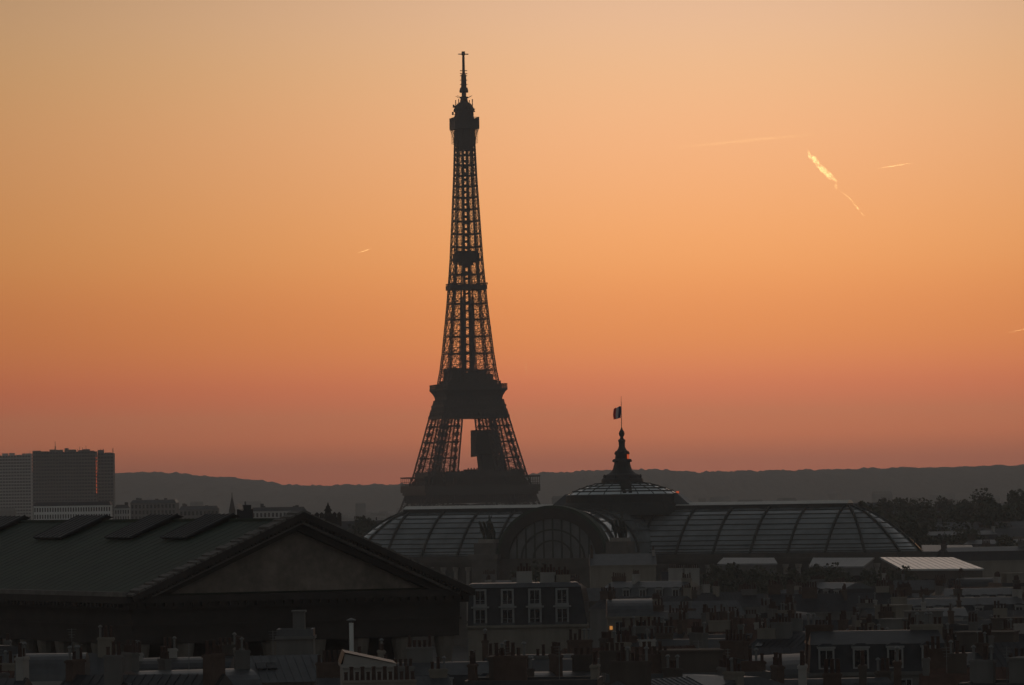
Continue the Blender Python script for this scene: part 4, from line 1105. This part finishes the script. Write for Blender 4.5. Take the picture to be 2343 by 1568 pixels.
for k, (px, p, Y, w, wall, roof) in enumerate(far):
    lb = f"{TONE[wall]} block, {ROOFLOOK[roof]} roof, {ORD[k]} from left on the right-hand rise"
    house((p.x, Y, 0), rnd.uniform(-.5, .5), w, 14, p.z - 2.8, rnd, lb, 'dim blocks on the rise right of the hall', wall, roof, rnd.choice(('ridge', 'ridge', 'mansard')), 2, 0, False, 'building', name='apartment_building')
for k, (px, yt, Y, w) in enumerate([(800, 1192, 1950, 22), (838, 1194, 1900, 20), (868, 1190, 2100, 20)]):
    p = at(px, yt, Y); house((p.x, Y, 0), .1, w, 12, p.z - 2.8, rnd, f"dark block in the gap beside the pediment, {ORD[k]} from left", 'dark blocks between temple and hall', 'brown', 'slate', 'ridge', 2, 0, False, 'building', name='apartment_building')

_tm = []
def tree_meshes():
    for s in range(4):
        r = random.Random(50 + s); m = MB()
        H = 14.0
        m.tube([(0,0,0), (.1,.1,3), (-.1,.2,6), (.1,0,9.5)], [.42, .34, .25, .1], 7)
        tips = []
        for k in range(9):
            a = k * 2.4 + r.uniform(-.4, .4); z0 = r.uniform(3.2, 7.5); ln = r.uniform(2.4, 4.6)
            q = (math.cos(a) * ln, math.sin(a) * ln, z0 + r.uniform(2, 5)); m.tube([(0, 0, z0), (q[0]*.5, q[1]*.5, (z0 + q[2])/2 - .2), q], [.17, .11, .04], 5); tips.append(q)
        tips += [(0, 0, 11.5), (.8, -.6, 12.6), (-1, .6, 10.5)]
        tr = m.mesh('trunk', BARK); m = MB()
        for q in tips:
            cr_ = r.uniform(1.2, 2.1)
            for k in range(260):
                v = Vector((r.gauss(0, 1), r.gauss(0, 1), r.gauss(0, .8))).normalized() * cr_ * r.random() ** .45
                c = Vector(q) + v; a = Vector((r.uniform(-1, 1), r.uniform(-1, 1), r.uniform(-1, 1))).normalized(); b = a.cross(Vector((r.uniform(-1,1), r.uniform(-1,1), 1))).normalized()
                sz = r.uniform(.14, .34); m.add([c - a*sz, c + b*sz*.7, c + a*sz, c - b*sz*.7], [(0,1,2,3)])
        _tm.append((tr, m.mesh('crown', LEAF)))
tree_meshes()
def tree(px, ytop, Y, base, label, group, s=None, k=0):
    p = at(px, ytop, Y); sc = (p.z - base) / 13.6 if s is None else s
    t_ = thing('tree', (p.x, Y, p.z - 13.6 * sc), k * 1.3, label, 'tree', group); t_.scale = (sc, sc, sc)
    link('trunk', _tm[k % 4][0], t_); link('crown', _tm[k % 4][1], t_)
for k, px in enumerate((1662, 1700, 1742, 1778, 1812, 1850, 1880, 1915, 1948, 1985, 1620, 2030, 2080, 1465, 1180, 1215)):
    tree(px, 1292 + (k * 37 % 23), 1440 + (k * 53 % 70), 0, 'dark round tree crown among those in front of the glass hall', 'dark trees in front of the glass hall', None, k)
for k, (px, yt, Y) in enumerate([(2008, 1146, 2300), (2045, 1140, 2500), (2085, 1142, 2400), (2120, 1150, 2200), (2155, 1138, 2500), (2190, 1145, 2300), (2225, 1150, 2200), (2256, 1128, 2300), (2275, 1140, 2150), (2322, 1122, 2250), (2338, 1138, 2100), (2200, 1205, 1750), (2240, 1215, 1720), (2310, 1225, 1680), (2285, 1160, 2050), (2065, 1160, 2200), (2180, 1165, 2000)] + [(1995 + (k * 83) % 370, 1150 + (k * 29) % 85, 1760 + (k * 67) % 620) for k in range(34)]):
    X_ = at(px, yt, Y).x; tree(px, yt, Y, mound(X_, Y), 'dark tree crown among the houses on the rise right of the hall', 'trees on the rise right of the hall', None, k)
for k, px in enumerate((815, 826, 848)): tree(px, 1186 + 3 * k, 1900, 0, 'dark tree in the gap between the pediment and the glass hall', 'trees between temple and hall', None, k)

# ------------------------------------------------------------------ vapour trails, lit by the sun from under the horizon
CD = 42000.0
def trail(pts, label, dens, noisy=None, seed=0, jit=0.0):
    r = random.Random(seed); P = []; Rr = []; wk = 1.0 if jit else 1.5
    for (x0, y0, w0), (x1, y1, w1) in zip(pts, pts[1:]):
        n = max(3, int(math.hypot(x1 - x0, y1 - y0) / 6))
        for k in range(n):
            u = k / n; P.append(at(x0 + (x1 - x0)*u + r.uniform(-jit, jit), y0 + (y1 - y0)*u + r.uniform(-jit, jit), CD)); Rr.append((w0 + (w1 - w0)*u) * wk * K * CD / 2 * (1 + r.uniform(-.25, .25) * (1 if jit else 0)))
    P.append(at(pts[-1][0], pts[-1][1], CD)); Rr.append(pts[-1][2] * K * CD / 2)
    c = sum((Vector(p) for p in P), Vector()) / len(P)
    m = MB(); m.tube([p - c for p in P], Rr, 10)
    vm = volume('vapour', (1, 1, 1), dens, .8, noisy); vm.cycles.volume_step_rate = .08
    o = m.build('vapour_trail', vm, None, True); o.location = c
    tag(o, label, 'vapour trail', 'vapour trails in the sky')
trail([(1846, 342, 3), (1854, 358, 11), (1872, 378, 13), (1892, 398, 17), (1905, 408, 9), (1917, 419, 2)], 'short thick bright yellow vapour trail slanting down in the right sky', .0065, .03, 1, 1.2)
trail([(1913, 419, 2), (1911, 426, 5), (1913, 433, 3)], 'tiny tuft of vapour hanging below the thick yellow trail', .004, None, 2)
trail([(1920, 437, 1.5), (1938, 449, 3.5), (1952, 464, 2.5), (1964, 480, 4), (1975, 494, 1.5)], 'thin broken vapour trail continuing below the thick yellow one', .008, .02, 3, .6)
trail([(2002, 386, .6), (2040, 381, 2.2), (2083, 374, 1.4)], 'short thin straight vapour trail near the right edge of the sky', .013)
trail([(1535, 340, 2), (1650, 328, 5), (1780, 315, 5), (1872, 308, 2)], 'long faint vapour trail left of the thick yellow one', .0008)
trail([(819, 579, .8), (832, 575, 2.2), (848, 570, 1.2)], 'tiny bright vapour trail in the sky left of the tower', .022)
trail([(1203, 832, 1.5), (1203.5, 850, 2), (1205, 865, 1)], 'faint upright vapour streak just right of the tower', .009)
trail([(2305, 761, .8), (2325, 757, 2), (2345, 753, 1.5)], 'thin vapour trail cut by the right edge of the picture', .011)

# ------------------------------------------------------------------ evening haze over the city
m = MB(); m.box(-7100, 7100, -300, 18100, -1.5, 335)
hz = m.build('haze', volume('evening_haze', (.93, .97, 1.0), 8.4e-5, .38)); tag(hz, kind='stuff')
